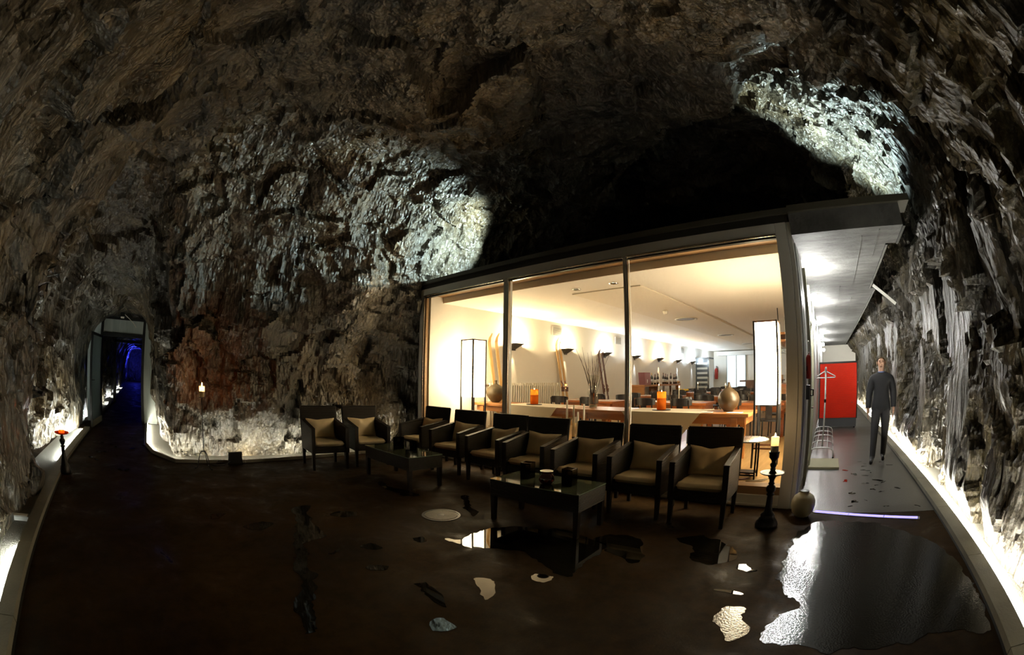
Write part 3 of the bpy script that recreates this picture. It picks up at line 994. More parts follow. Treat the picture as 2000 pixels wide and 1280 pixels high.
# ---------------------------------------------------------------- wicker armchairs
def rounded_slab(w, d, h, r=0.03, sag=0.0, seed=0, nu=22, nv=16, wr=0.004):
    # soft cushion, w x d x h, origin at the centre of its underside
    mb = MB()
    rnd = random.Random(seed)
    ph = [rnd.uniform(0, 6.28) for _ in range(8)]
    def top(u, v, sgn):
        x, y = (u - 0.5), (v - 0.5)
        ex = max(0.0, 1 - (abs(x) * 2) ** 10)
        ey = max(0.0, 1 - (abs(y) * 2) ** 10)
        k = (ex * ey) ** 0.35
        z = h / 2 + sgn * (h / 2) * k
        if sgn > 0:
            z -= sag * (1 - (2 * x) ** 2) * (1 - (2 * y) ** 2)
            z += wr * math.sin(9 * x + ph[0] + 3 * y) * k + wr * math.sin(14 * y + ph[1] + 4 * x) * k
        q = 1 - 0.04 * (1 - k)
        return (x * w * q, y * d * q, z)
    mb.grid(lambda u, v: top(u, v, 1), nu, nv)
    mb.grid(lambda u, v: top(1 - u, v, -1), nu, nv)
    return mb
def pillow_mesh(w, h, t, seed):
    rnd = random.Random(seed)
    ph = [rnd.uniform(0, 6.28) for _ in range(8)]
    fold = rnd.uniform(-0.25, 0.25)
    drop = rnd.uniform(0.004, 0.026)
    mb = MB()
    def pt(u, v, s):
        x, y = 2 * u - 1, 2 * v - 1
        k = ((1 - abs(x) ** 2.6) * (1 - abs(y) ** 2.4))
        k = max(0.0, k) ** 0.55
        ear = 1 - 0.07 * (1 - y * y) * abs(x) ** 3
        ear_y = 1 - 0.09 * (1 - x * x) * abs(y) ** 3
        X = x * w / 2 * ear
        Z = y * h / 2 * ear_y
        if y > 0:
            Z -= drop * math.exp(-((x - fold) / 0.35) ** 2) * y
        th = t / 2 * k
        th += s * 0.0
        th *= 1 + 0.10 * math.sin(5 * x + ph[0] + 2.4 * y) + 0.07 * math.sin(11 * x + ph[1] - 3 * y) * (0.4 + 0.6 * (y + 1) / 2)
        return (X, s * th, Z + h / 2)
    mb.grid(lambda u, v: pt(u, v, -1), 30, 20)
    mb.grid(lambda u, v: pt(1 - u, v, 1), 30, 20)
    return mb
def make_armchair():
    # origin on the floor under the middle of the seat, front towards -y
    t = thing('wicker_armchair', '', 'armchair', (0, 0, 0), 0, 'dark wicker armchairs in the cavern lounge')
    for sx in (-1, 1):
        for sy in (-1, 1):
            x, y = sx * 0.285, sy * 0.285
            MB().hexa([(x - 0.019, y - 0.019, 0), (x + 0.019, y - 0.019, 0), (x + 0.019, y + 0.019, 0), (x - 0.019, y + 0.019, 0),
                       (x - 0.026, y - 0.026, 0.31), (x + 0.026, y - 0.026, 0.31), (x + 0.026, y + 0.026, 0.31), (x - 0.026, y + 0.026, 0.31)]).build('leg', 'wicker_frame', t)
    MB().span((-0.27, -0.30, 0.265), (0.27, 0.27, 0.37)).build('seat_base', 'wicker', t, bevel=0.008)
    for sx in (-1, 1):
        x0, x1 = sx * 0.258, sx * 0.318
        lo, hi = min(x0, x1), max(x0, x1)
        a = MB().hexa([(lo, -0.315, 0.27), (hi, -0.315, 0.27), (hi, 0.30, 0.27), (lo, 0.30, 0.27), (lo, -0.315, 0.645), (hi, -0.315, 0.645), (hi, 0.30, 0.735), (lo, 0.30, 0.735)]).build('arm', 'wicker', t, bevel=0.01)
        MB().hexa([(lo - 0.004, -0.322, 0.645), (hi + 0.004, -0.322, 0.645), (hi + 0.004, 0.27, 0.732), (lo - 0.004, 0.27, 0.732), (lo - 0.004, -0.322, 0.66), (hi + 0.004, -0.322, 0.66), (hi + 0.004, 0.27, 0.747), (lo - 0.004, 0.27, 0.747)]).build('arm_rim', 'wicker_frame', a, bevel=0.006)
        MB().span((lo, -0.325, 0.27), (hi, -0.313, 0.65)).build('arm_front', 'wicker_frame', a)
    b = MB().hexa([(-0.30, 0.235, 0.30), (0.30, 0.235, 0.30), (0.30, 0.285, 0.30), (-0.30, 0.285, 0.30), (-0.322, 0.315, 0.935), (0.322, 0.315, 0.935), (0.322, 0.36, 0.935), (-0.322, 0.36, 0.935)]).build('backrest', 'wicker', t, bevel=0.008)
    for sx in (-1, 1):
        MB().tube([(sx * 0.30, 0.26, 0.30), (sx * 0.322, 0.338, 0.945)], 0.017, 8).build('back_edge', 'wicker_frame', b)
    MB().tube([(-0.322, 0.338, 0.945), (0.322, 0.338, 0.945)], 0.015, 8).build('back_rim', 'wicker_frame', b)
    o = rounded_slab(0.515, 0.54, 0.085, sag=0.014, seed=3).build('seat_cushion', 'linen', t, smooth=True)
    o.location = (0, -0.035, 0.366)
    return t
proto = make_armchair()
CH = [  # x, y, facing angle, pillow seed, pillow tilt, label
 (-6.22, 4.46, 4, 0, -2, 'dark wicker armchair beside the rock at the end of the row'),
 (-5.28, 4.44, 9, 1, 3, 'dark wicker armchair second from the rock in the row at the glass'),
 (-4.38, 4.42, 4, 2, -6, 'dark wicker armchair third from the rock in the row at the glass'),
 (-3.62, 4.40, 8, 3, 2, 'dark wicker armchair middle of the row at the glass'),
 (-2.80, 4.38, 3, 4, -3, 'dark wicker armchair before the second mullion in the row at the glass'),
 (-2.02, 4.37, 4, 5, 2, 'dark wicker armchair second from the black candlestick in the row'),
 (-1.275, 4.37, 2, 6, 0, 'dark wicker armchair beside the black candlestick at the end of the row'),
 (-6.52, 2.66, 86, 7, 0, 'dark wicker armchair with its side to the tunnel, facing the low table'),
 (-6.52, 3.44, 84, 8, 0, 'dark wicker armchair before the rock, facing the low table'),
]
PW = ['slumped linen pillow in the armchair beside the rock', 'linen pillow in the armchair second from the rock', 'linen pillow in the armchair third from the rock', 'linen pillow with a notched top in the middle armchair of the row', 'linen pillow in the armchair before the second mullion', 'linen pillow with one folded corner, two seats from the candlestick', 'linen pillow with pinched top in the armchair by the candlestick', 'creased ochre pillow in the armchair with its side to the tunnel', 'smooth ochre pillow in the armchair facing the low table']
for i, (x, y, a, sd, tilt, lab) in enumerate(CH):
    o = proto if i == 0 else dup(proto)
    o.location = (x, y, 0)
    o.rotation_euler.z = R(a)
    o['label'] = lab
    p = pillow_mesh(0.52, 0.34, 0.15, sd).build('pillow', 'linen', None, smooth=True)
    tag(p, PW[i], 'pillow', 'linen pillows on the wicker armchairs')
    m = Matrix.Translation((x, y, 0)) @ Matrix.Rotation(R(a), 4, 'Z') @ Matrix.Translation((0.01 * ((i % 3) - 1), 0.158, 0.432)) @ Matrix.Rotation(R(-13), 4, 'X') @ Matrix.Rotation(R(tilt), 4, 'Y')
    p.matrix_world = m

# ---------------------------------------------------------------- low tables
def make_table(name, label, loc, rz, w, d, h=0.45):
    t = thing(name, label, 'table', loc, rz, 'low wicker tables')
    for sx in (-1, 1):
        for sy in (-1, 1):
            x, y = sx * (w / 2 - 0.03), sy * (d / 2 - 0.03)
            MB().hexa([(x - 0.022, y - 0.022, 0), (x + 0.022, y - 0.022, 0), (x + 0.022, y + 0.022, 0), (x - 0.022, y + 0.022, 0), (x - 0.028, y - 0.028, h - 0.17), (x + 0.028, y - 0.028, h - 0.17), (x + 0.028, y + 0.028, h - 0.17), (x - 0.028, y + 0.028, h - 0.17)]).build('leg', 'wicker_frame', t)
    for sy in (-1, 1):
        MB().span((-w / 2, sy * (d / 2) - 0.02 * sy, h - 0.18), (w / 2, sy * d / 2, h - 0.008)).build('apron', 'wicker', t, bevel=0.004)
    for sx in (-1, 1):
        MB().span((sx * w / 2 - 0.02 * sx, -d / 2 + 0.02, h - 0.18), (sx * w / 2, d / 2 - 0.02, h - 0.008)).build('apron', 'wicker', t, bevel=0.004)
    MB().span((-w / 2 + 0.02, -d / 2 + 0.02, h - 0.06), (w / 2 - 0.02, d / 2 - 0.02, h - 0.008)).build('table_deck', 'wicker', t)
    g = MB().span((-w / 2 - 0.003, -d / 2 - 0.003, h - 0.008), (w / 2 + 0.003, d / 2 + 0.003, h)).build('glass_top', 'table_glass', t)
    for a, b in (((-w / 2 - 0.005, -d / 2 - 0.005), (w / 2 + 0.005, -d / 2 - 0.003)), ((w / 2 + 0.003, -d / 2 - 0.003), (w / 2 + 0.005, d / 2 + 0.003))):
        MB().span((*a, h - 0.008), (*b, h - 0.0005)).build('glass_rim', 'glass_edge', g)
    return t
make_table('coffee_table', 'low wicker table with glass top near the two armchairs at the rock', (-5.17, 3.31, 0), R(1), 1.16, 0.56)
make_table('coffee_table', 'low wicker table with glass top and round bowl, near the candlestick', (-2.64, 3.40, 0), R(4), 1.06, 0.54)
def candle_glass(loc, label, k):
    t = thing('candle_glass', label, 'candle holder', loc, R(20 * k), 'square smoked candle glasses')
    b = MB()
    s, h = 0.055, 0.165
    for sx, sy, lx, ly in ((0, -1, s, 0.004), (0, 1, s, 0.004), (-1, 0, 0.004, s), (1, 0, 0.004, s)):
        b.box((sx * s, sy * s, h / 2 + 0.006), (2 * lx, 2 * ly, h))
    b.build('glass_box', 'smoke_pane', t)
    MB().box((0, 0, 0.004), (0.112, 0.112, 0.008)).build('base', 'smoked_glass', t)
    MB().box((0, 0, 0.058), (0.094, 0.094, 0.10)).build('sand_fill', 'smoked_glass', t)
    MB().lathe([(0.022, 0.108), (0.022, 0.135), (0.004, 0.137)], 12).build('candle', 'wax_white', t)
Z45 = 0.4495
candle_glass((-5.28, 3.33, Z45), 'square smoked candle glass on the table, beside the rock-side armchairs', 1)
candle_glass((-4.85, 3.26, Z45), 'square smoked candle glass on the table before the middle armchairs', 0)
candle_glass((-2.90, 3.40, Z45), 'square smoked candle glass on the far side of the round bowl', 0.6)
candle_glass((-2.38, 3.42, Z45), 'square smoked candle glass on the candlestick side of the round bowl', 0.3)
t = thing('glass_bowl', 'round dark red glass bowl between two candle glasses', 'bowl', (-2.57, 3.30, Z45))
MB().lathe([(0.030, 0.0), (0.060, 0.012), (0.078, 0.045), (0.074, 0.085), (0.052, 0.112), (0.056, 0.128), (0.064, 0.136), (0.060, 0.139), (0.050, 0.126), (0.046, 0.112), (0.066, 0.082), (0.068, 0.045), (0.03, 0.02)], 28).build('bowl_body', 'wine_glaze', t, smooth=True)
MB().lathe([(0.060, 0.136), (0.066, 0.138), (0.066, 0.142), (0.060, 0.142)], 28).build('rim', 'chrome', t, smooth=True)

# ---------------------------------------------------------------- candlesticks and stands
t = thing('candlestick', 'tall black turned candlestick with drip dish and lit white candle', 'candlestick', (-0.53, 4.30, 0))
MB().lathe([(0.118, 0.0), (0.125, 0.02), (0.118, 0.05), (0.095, 0.085), (0.075, 0.10), (0.080, 0.125), (0.070, 0.14), (0.046, 0.16), (0.036, 0.22), (0.032, 0.30), (0.030, 0.325), (0.044, 0.335), (0.044, 0.345), (0.030, 0.355), (0.048, 0.375), (0.055, 0.40), (0.046, 0.425), (0.026, 0.44), (0.036, 0.452), (0.026, 0.465), (0.028, 0.49), (0.048, 0.53), (0.050, 0.545)], 24).build('stem', 'black_iron', t, smooth=True)
MB().lathe([(0.05, 0.545), (0.125, 0.553), (0.138, 0.562), (0.136, 0.566), (0.12, 0.560), (0.03, 0.556)], 32).build('drip_dish', 'black_iron', t, smooth=True)
MB().lathe([(0.044, 0.556), (0.026, 0.585), (0.032, 0.595), (0.024, 0.61), (0.036, 0.635), (0.036, 0.65), (0.022, 0.665), (0.026, 0.685), (0.052, 0.715), (0.056, 0.755), (0.060, 0.765), (0.056, 0.772), (0.03, 0.77)], 24).build('candle_cup', 'black_iron', t, smooth=True)
c = MB().lathe([(0.043, 0.768), (0.043, 0.83)], 20).build('candle', 'wax_white', t, smooth=True)
MB().lathe([(0.043, 0.83), (0.043, 0.915), (0.036, 0.919), (0.01, 0.908)], 20).build('candle_tip', 'wax_glow', c, smooth=True)
MB().lathe([(0.001, 0.912), (0.007, 0.922), (0.008, 0.934), (0.001, 0.955)], 10).build('candle_flame', 'flame', c, smooth=True)
lamp('candle_light', 'POINT', (-0.53, 4.30, 0.97), 3.0, (1.0, 0.62, 0.28), 0.02)
lamp('candle_light', 'POINT', (-0.53, 4.30, 0.885), 0.45, (1.0, 0.66, 0.32), 0.006)

t = thing('candlestick', 'short black turned stand with a glowing red dish near the tunnel', 'candlestick', (-6.13, -1.73, 0))
MB().lathe([(0.095, 0.0), (0.10, 0.03), (0.085, 0.09), (0.06, 0.14), (0.045, 0.20), (0.033, 0.27), (0.028, 0.345), (0.042, 0.35), (0.042, 0.36), (0.024, 0.37), (0.040, 0.395), (0.052, 0.425), (0.046, 0.445), (0.024, 0.462), (0.034, 0.475), (0.022, 0.485), (0.026, 0.515)], 20).build('stem', 'black_iron', t, smooth=True)
MB().lathe([(0.02, 0.51), (0.10, 0.518), (0.128, 0.535), (0.122, 0.540), (0.06, 0.528), (0.0, 0.528)], 24).build('dish', 'red_dish_glow', t, smooth=True)
MB().lathe([(0.001, 0.528), (0.05, 0.528), (0.05, 0.560), (0.001, 0.556)], 14).build('candle_stub', 'red_dish_glow', t, smooth=True)
lamp('dish_light', 'POINT', (-6.13, -1.73, 0.545), 0.5, (1.0, 0.42, 0.12), 0.004)
lamp('dish_light', 'POINT', (-6.13, -1.73, 0.60), 0.6, (1.0, 0.2, 0.04), 0.03)

t = thing('candle_stand', 'slender wrought iron tripod stand holding a lit candle in a glass', 'candle stand', (-6.70, 0.62, 0))
MB().tube([(0, 0, 0.255), (0.004, 0.0, 0.45), (-0.004, 0, 0.7), (0, 0, 1.06)], 0.008, 8).build('pole', 'black_iron', t, smooth=True)
for k in range(3):
    a = R(35 + 120 * k)
    MB().tube([(math.cos(a) * r, math.sin(a) * r, z) for r, z in ((0.0, 0.262), (0.035, 0.262), (0.07, 0.225), (0.10, 0.13), (0.13, 0.025), (0.155, 0.008), (0.185, 0.012))], 0.008, 6).build('leg', 'black_iron', t, smooth=True)
MB().tube([(0, 0.0, 0.40), (0.0, 0.03, 0.43), (0.0, 0.02, 0.46)], 0.005, 6).build('twist', 'black_iron', t)
MB().lathe([(0.006, 1.055), (0.05, 1.06), (0.052, 1.066), (0.0, 1.064)], 16).build('cup_plate', 'black_iron', t)
MB().lathe([(0.046, 1.066), (0.050, 1.18), (0.058, 1.29)], 20).build('glass_cup', 'clear_glass', t, smooth=True)
c = MB().lathe([(0.042, 1.067), (0.045, 1.15)], 16).build('candle', 'wax_glow', t, smooth=True)
MB().lathe([(0.045, 1.15), (0.048, 1.225), (0.01, 1.22)], 16).build('candle_tip', 'wax_bright', c, smooth=True)
MB().lathe([(0.001, 1.218), (0.009, 1.232), (0.008, 1.25), (0.001, 1.278)], 10).build('candle_flame', 'flame', c, smooth=True)
lamp('candle_light', 'POINT', (-6.70, 0.62, 1.33), 5.0, (1.0, 0.22, 0.05), 0.03)
lamp('candle_light', 'POINT', (-6.70, 0.62, 1.195), 1.1, (1.0, 0.66, 0.32), 0.006)

t = thing('floodlight', 'flat black floodlight standing on the floor by the kerb', 'floodlight', (-6.93, 1.18, 0), R(8))
MB().box((0, 0, 0.115), (0.03, 0.25, 0.19), 0, 0, R(12)).build('housing', 'black_plastic', t, bevel=0.006)
MB().box((-0.02, 0, 0.118), (0.012, 0.22, 0.16), 0, 0, R(12)).build('lens', 'smoked_glass', t)
MB().tube([(0.0, -0.12, 0.10), (0.0, -0.13, 0.0), (0.03, -0.13, 0.008), (0.03, 0.13, 0.008), (0.0, 0.13, 0.0), (0.0, 0.12, 0.10)], 0.008, 6).build('bracket', 'black_iron', t)
MB().tube([(0.02, -0.1, 0.06), (0.05, -0.22, 0.012), (0.03, -0.34, 0.01), (-0.02, -0.42, 0.01), (-0.05, -0.34, 0.012), (-0.02, -0.3, 0.08)], 0.007, 6).build('cable', 'cable', t)

# ---------------------------------------------------------------- floor details
t = thing('manhole_cover', 'round iron manhole cover set in the wet floor', 'manhole cover', (-3.56, 2.76, 0.0))
MB().lathe([(0.21, 0.0), (0.21, 0.006), (0.19, 0.006), (0.19, 0.002), (0.178, 0.002), (0.178, 0.0)], 40).build('rim', 'dark_metal', t)
MB().lathe([(0.177, 0.0), (0.177, 0.007), (0.05, 0.0075), (0.0, 0.0075)], 40).build('lid', 'manhole_iron', t)
MB().lathe([(0.045, 0.0075), (0.045, 0.0085), (0.0, 0.0085)], 24).build('lift_hole', 'dark_metal', t)
t = thing('floor_panel', 'small flat white panel lying on the dark floor', 'panel', (-4.13, -1.92, 0.004), R(6))
MB().box((0, 0, 0.02), (0.10, 0.32, 0.04)).build('housing', 'grey_paint', t)
MB().box((0.0, 0, 0.0405), (0.07, 0.28, 0.004)).build('panel_face', 'white_enamel', t)
t = thing('flower_pot', 'round cream glazed pot with narrow neck by the corner post', 'pot', (-0.175, 4.70, 0))
MB().lathe([(0.060, 0.0), (0.085, 0.012), (0.125, 0.06), (0.145, 0.13), (0.140, 0.18), (0.115, 0.23), (0.075, 0.258), (0.052, 0.265), (0.055, 0.285), (0.058, 0.288), (0.050, 0.288), (0.044, 0.27), (0.05, 0.25), (0.10, 0.2), (0.05, 0.06), (0.0, 0.05)], 36).build('pot_body', 'pot_glaze', t, smooth=True)
MB().lathe([(0.049, 0.2861), (0.056, 0.289), (0.050, 0.291), (0.046, 0.288)], 28).build('rim', 'dark_metal', t, smooth=True)

# ---------------------------------------------------------------- corridor things
tag(MB().span((-0.262, 7.18, 0.0), (0.30, 7.95, 0.045)).build('floor_board', 'mat_beige', None, bevel=0.01), 'flat beige board lying on the corridor floor before the coat rack', 'board')
t = thing('coat_rack', 'chrome tube coat rack with arched foot rails on the corridor floor', 'coat rack', (-0.05, 8.15, 0))
YS = (0.0, 0.85, 1.75, 2.45, 3.35)
for i, y in enumerate(YS):
    g = 0.24
    pts = [(-g, y, 0.015 if i in (0, 4) else 0.10), (-g, y, 0.12), (-g + 0.03, y, 0.17), (-g + 0.10, y, 0.195), (0, y, 0.205), (g - 0.10, y, 0.195), (g - 0.03, y, 0.17), (g, y, 0.12), (g, y, 0.015 if i in (0, 4) else 0.10)]
    MB().tube(pts, 0.012, 8).build('foot_arch', 'rack_metal', t, smooth=True)
for x in (-0.11, 0.11):
    MB().tube([(x, 0, 0.198), (x, 3.35, 0.198)], 0.007, 6).build('foot_rail', 'rack_metal', t, smooth=True)
for sx in (-1, 1):
    MB().tube([(sx * 0.24, 0.0, 0.10), (sx * 0.24, 3.35, 0.10)], 0.007, 6).build('foot_rail', 'rack_metal', t, smooth=True)
    for y in (0.0, 3.35):
        MB().lathe([(0.0, 0.0), (0.018, 0.006), (0.018, 0.03), (0.0, 0.036)], 10, (sx * 0.24, y, 0.0)).build('castor', 'black_plastic', t)
for y in (0.15, 2.2):
    MB().tube([(0, y, 0.2), (0.012, y, 0.95), (0.02, y, 1.62)], 0.016, 8).build('pole', 'rack_metal', t, smooth=True)
    MB().tube([(0.012, y, 1.0), (0.012, y, 1.06)], 0.022, 8).build('clamp', 'dark_metal', t)
MB().tube([(0.02, 0.0, 1.62), (0.02, 2.35, 1.62)], 0.014, 8).build('top_rail', 'rack_metal', t, smooth=True)
for k, (y, dz, a) in enumerate(((0.30, 0.0, 4), (0.62, 0.0, -5))):
    h = thing('coat_hanger', ('chrome coat hanger on the rack, next to its front pole', 'chrome coat hanger hanging behind the first one on the rack')[k], 'hanger', (-0.03, 8.15 + y, 1.638 + dz), R(a), 'coat hangers on the rack')
    MB().tube([(0, 0, 0.0), (0.018, 0, -0.004), (0.022, 0, -0.024), (0.0, 0, -0.05), (0, 0, -0.07)], 0.005, 6).build('hook', 'rack_metal', h)
    MB().tube([(0, 0, -0.07), (-0.13, 0, -0.135), (-0.195, 0, -0.165), (-0.205, 0, -0.185), (-0.18, 0, -0.195), (0.18, 0, -0.195), (0.205, 0, -0.185), (0.195, 0, -0.165), (0.13, 0, -0.135), (0, 0, -0.07)], 0.011, 6).build('hanger_body', ('rack_metal', 'dark_metal')[k], h, smooth=True)

t = thing('roller_cabinet', 'tall red cabinet with ribbed roller shutter and grey plinth', 'cabinet', (0.365, 12.85, 0))
MB().span((-0.615, 0.0, 0.27), (0.615, 0.55, 1.84)).build('body', 'plinth_grey', t, bevel=0.008)
sh = MB()
n = 56
for i in range(n):
    z0 = 0.29 + (1.80 - 0.29) * i / n
    z1 = 0.29 + (1.80 - 0.29) * (i + 1) / n
    sh.hexa([(-0.585, -0.004, z0), (0.585, -0.004, z0), (0.585, 0.01, z0), (-0.585, 0.01, z0), (-0.585, -0.016, z1 - 0.006), (0.585, -0.016, z1 - 0.006), (0.585, 0.01, z1), (-0.585, 0.01, z1)])
sh.build('roller_shutter', 'red_shutter', t)
MB().span((-0.60, 0.02, 0.045), (0.60, 0.53, 0.27)).build('plinth', 'plinth_grey', t)
MB().span((-0.615, -0.012, 1.80), (0.615, 0.0, 1.845)).build('head_rail', 'dark_metal', t)
for sx in (-1, 1):
    MB().span((sx * 0.587, -0.014, 0.27), (sx * 0.618, 0.0, 1.84)).build('side_rail', 'dark_metal', t)
    for y in (0.06, 0.48):
        MB().lathe([(0.022, 0.0), (0.022, 0.05)], 10, (sx * 0.55, y, 0)).build('foot', 'dark_metal', t)
MB().lathe([(0.012, 0.0), (0.012, 0.03)], 10, (0.44, -0.02, 0.70)).build('lock', 'chrome', t)

t = thing('fire_extinguisher', 'small red fire extinguisher hung on the corridor wall by the post', 'extinguisher', (-0.245, 5.34, 1.46))
MB().lathe([(0.026, 0.0), (0.032, 0.01), (0.032, 0.24), (0.022, 0.27), (0.012, 0.28)], 16).build('cylinder', 'red_paint', t, smooth=True)
MB().tube([(0, 0, 0.28), (0.0, 0.0, 0.32), (0.0, -0.03, 0.42), (0.01, 0.01, 0.44), (0.02, 0.03, 0.38), (0.02, 0.03, 0.28)], 0.006, 6).build('hose', 'chrome', t, smooth=True)
MB().box((-0.022, 0, 0.12), (0.03, 0.05, 0.05)).build('bracket', 'dark_metal', t)
t = thing('lock_box', 'grey key switch box on the corridor wall below the extinguisher', 'switch', (-0.273, 5.42, 1.30))
MB().box((0.02, 0, 0), (0.05, 0.11, 0.17)).build('box_body', 'plinth_grey', t, bevel=0.006)
MB().tube([(0.045, 0.0, 0.03), (0.085, 0.0, 0.03), (0.085, 0.0, -0.04), (0.045, 0.0, -0.04)], 0.01, 6).build('handle', 'dark_metal', t)
t = thing('smoke_detector', 'small white detector hanging under the dark vault above the roof', 'detector', (-4.35, 6.95, 5.62))
MB().lathe([(0.02, -0.05), (0.05, -0.03), (0.06, 0.0), (0.02, 0.012), (0.012, 0.9), (0.0, 0.9)], 14).build('detector_body', 'white_enamel', t, smooth=True)

# ================================================================ inside the restaurant (floor at z = 0.24)
Z0 = 0.24
def paper_lamp(label, x, y, m):
    t = thing('floor_lamp', label, 'floor lamp', (x, y, Z0), 0, 'tall paper floor lamps')
    s, h0, h1 = 0.17, 0.88, 2.02
    for sx in (-1, 1):
        for sy in (-1, 1):
            MB().box((sx * s, sy * s, h1 / 2), (0.028, 0.028, h1)).build('post', 'chair_black', t)
    for z in (h1 - 0.012, 0.28):
        for k in (-1, 1):
            MB().box((0, k * s, z), (2 * s, 0.018, 0.022)).build('rail', 'dark_wood', t)
            MB().box((k * s, 0, z), (0.018, 2 * s, 0.022)).build('rail', 'dark_wood', t)
    sh = MB()
    for k in (-1, 1):
        sh.box((0, k * (s - 0.006), (h0 + h1) / 2 - 0.012), (2 * s - 0.024, 0.004, h1 - h0 - 0.024))
        sh.box((k * (s - 0.006), 0, (h0 + h1) / 2 - 0.012), (0.004, 2 * s - 0.024, h1 - h0 - 0.024))
    sh.build('paper_shade', m, t)
paper_lamp('tall paper floor lamp with dark frame beside the gourd vase', -6.41, 5.80, 'paper_lamp')
paper_lamp('tall paper floor lamp with dark frame beside the corner post', -0.90, 6.17, 'paper_lamp_white')

# wall lamps: a slanted bowl of dark metal throwing light up the wall and a slit down
WARM, CW = (1.0, 0.74, 0.40), (0.72, 0.86, 1.0)
SCY = (7.50, 9.60, 11.72, 13.88, 16.10, 18.27, 20.35, 22.7)
SCC = (WARM, (1.0, 0.84, 0.5), (1.0, 0.92, 0.72), (0.86, 0.94, 1.0), (1.0, 0.72, 0.38), CW, CW, CW)
SCE = (190, 110, 90, 140, 185, 160, 150, 105)
SCL = ('above the ribbed radiator', 'next to the pale skis', 'next to the dark skis', 'above the wine sideboard folder', 'above the wine bottles', 'between bottles and wine fridge', 'before the wine fridge', 'behind the wine fridge')
for y, c, e, l in zip(SCY, SCC, SCE, SCL):
    t = thing('wall_sconce', 'dark metal wall lamp with slanted bowl ' + l, 'wall lamp', (-6.9, y, 2.25), 0, 'wall lamps of the restaurant')
    MB().hexa([(0.0, -0.07, -0.07), (0.05, -0.06, -0.05), (0.05, 0.06, -0.05), (0.0, 0.07, -0.07), (0.0, -0.20, 0.06), (0.21, -0.17, 0.07), (0.21, 0.17, 0.07), (0.0, 0.20, 0.06)]).build('bowl', 'sconce_metal', t)
    MB().box((0.012, 0, -0.03), (0.024, 0.12, 0.13)).build('wall_plate', 'sconce_metal', t)
    MB().box((0.10, 0, 0.069), (0.12, 0.22, 0.006)).build('bulb_tray', 'spot_lens', t)
    lamp('sconce_light', 'POINT', (-6.78, y, 2.36), e, c, 0.03)
    lamp('sconce_slit_light', 'SPOT', (-6.84, y - 0.03, 2.16), e * 0.25, c, 0.01, (-6.88, y - 0.03, 1.0), 34, 0.6)

# fixtures on wall and ceiling
for k, (y, l) in enumerate(((9.22, 'next to the pale skis'), (12.63, 'past the dark skis'), (18.91, 'above the cool wall lamps'))):
    t = thing('air_vent', 'pale square air grille on the wall high up ' + l, 'vent', (-6.9, y, 2.76), 0, 'wall air grilles')
    MB().box((0.006, 0, 0), (0.012, 0.42, 0.24)).build('grille_frame', 'vent_paint', t)
    for j in range(7):
        MB().box((0.013, 0, -0.09 + j * 0.03), (0.006, 0.36, 0.008)).build('grille_slat', 'vent_dark', t)
for x, y, r, n in ((-3.64, 10.35, 0.30, 'before the middle of the room'), (-3.75, 15.0, 0.30, 'over the second row of tables'), (-3.80, 19.5, 0.28, 'over the last tables')):
    t = thing('ceiling_vent', 'round dark ceiling air outlet ' + n, 'vent', (x, y, 2.982), 0, 'round ceiling outlets')
    MB().lathe([(r, 0.0), (r, -0.012), (r * 0.86, -0.016), (r * 0.80, -0.004), (r * 0.8, 0.0)], 28).build('outer_ring', 'vent_paint', t, smooth=True)
    MB().lathe([(r * 0.78, -0.002), (r * 0.55, -0.006), (0.0, -0.006)], 28).build('core', 'vent_dark', t, smooth=True)
for x, y, n in ((-4.02, 5.92, 'nearer to the radiator'), (-3.26, 5.86, 'nearer to the bronze vase')):
    t = thing('downlight', 'small chrome recessed ceiling spot ' + n, 'light', (x, y, 3.0), 0, 'recessed ceiling spots')
    MB().lathe([(0.075, 0.0), (0.08, -0.008), (0.055, -0.010), (0.05, 0.0)], 20).build('ring', 'chrome', t, smooth=True)
    MB().lathe([(0.05, -0.004), (0.0, -0.004)], 20).build('lens', 'vent_dark', t)
t = thing('smoke_detector', 'small white smoke detector on the restaurant ceiling', 'detector', (-3.61, 8.85, 2.982))
MB().lathe([(0.06, 0.0), (0.06, -0.02), (0.05, -0.05), (0.045, -0.07), (0.0, -0.075)], 16).build('detector_body', 'white_enamel', t, smooth=True)
# radiator
t = thing('radiator', 'long cream ribbed radiator on the plaster wall', 'radiator', (-6.885, 7.92, Z0))
for i in range(34):
    y = -1.28 + i * 0.0775
    MB().span((0.045, y - 0.019, 0.16), (0.115, y + 0.019, 1.15)).build('rib', 'white_enamel', t, bevel=0.008)
MB().span((0.02, -1.30, 0.17), (0.05, 1.30, 1.13)).build('convector_core', 'white_enamel', t)
for z in (0.2, 1.10):
    MB().tube([(0.08, -1.32, z), (0.08, 1.32, z)], 0.022, 8).build('header_pipe', 'white_enamel', t)
MB().span((0.0, -1.0, 0.9), (0.05, -0.95, 1.0)).build('bracket', 'white_enamel', t)
MB().span((0.0, 1.0, 0.9), (0.05, 1.05, 1.0)).build('bracket', 'white_enamel', t)
MB().tube([(0.08, -1.32, 1.10), (0.08, -1.42, 1.10), (0.08, -1.42, 1.05)], 0.025, 8).build('valve', 'chrome', t)
MB().tube([(0.08, -1.38, 1.10), (0.08, -1.38, 0.0)], 0.012, 6).build('feed_pipe', 'white_enamel', t)

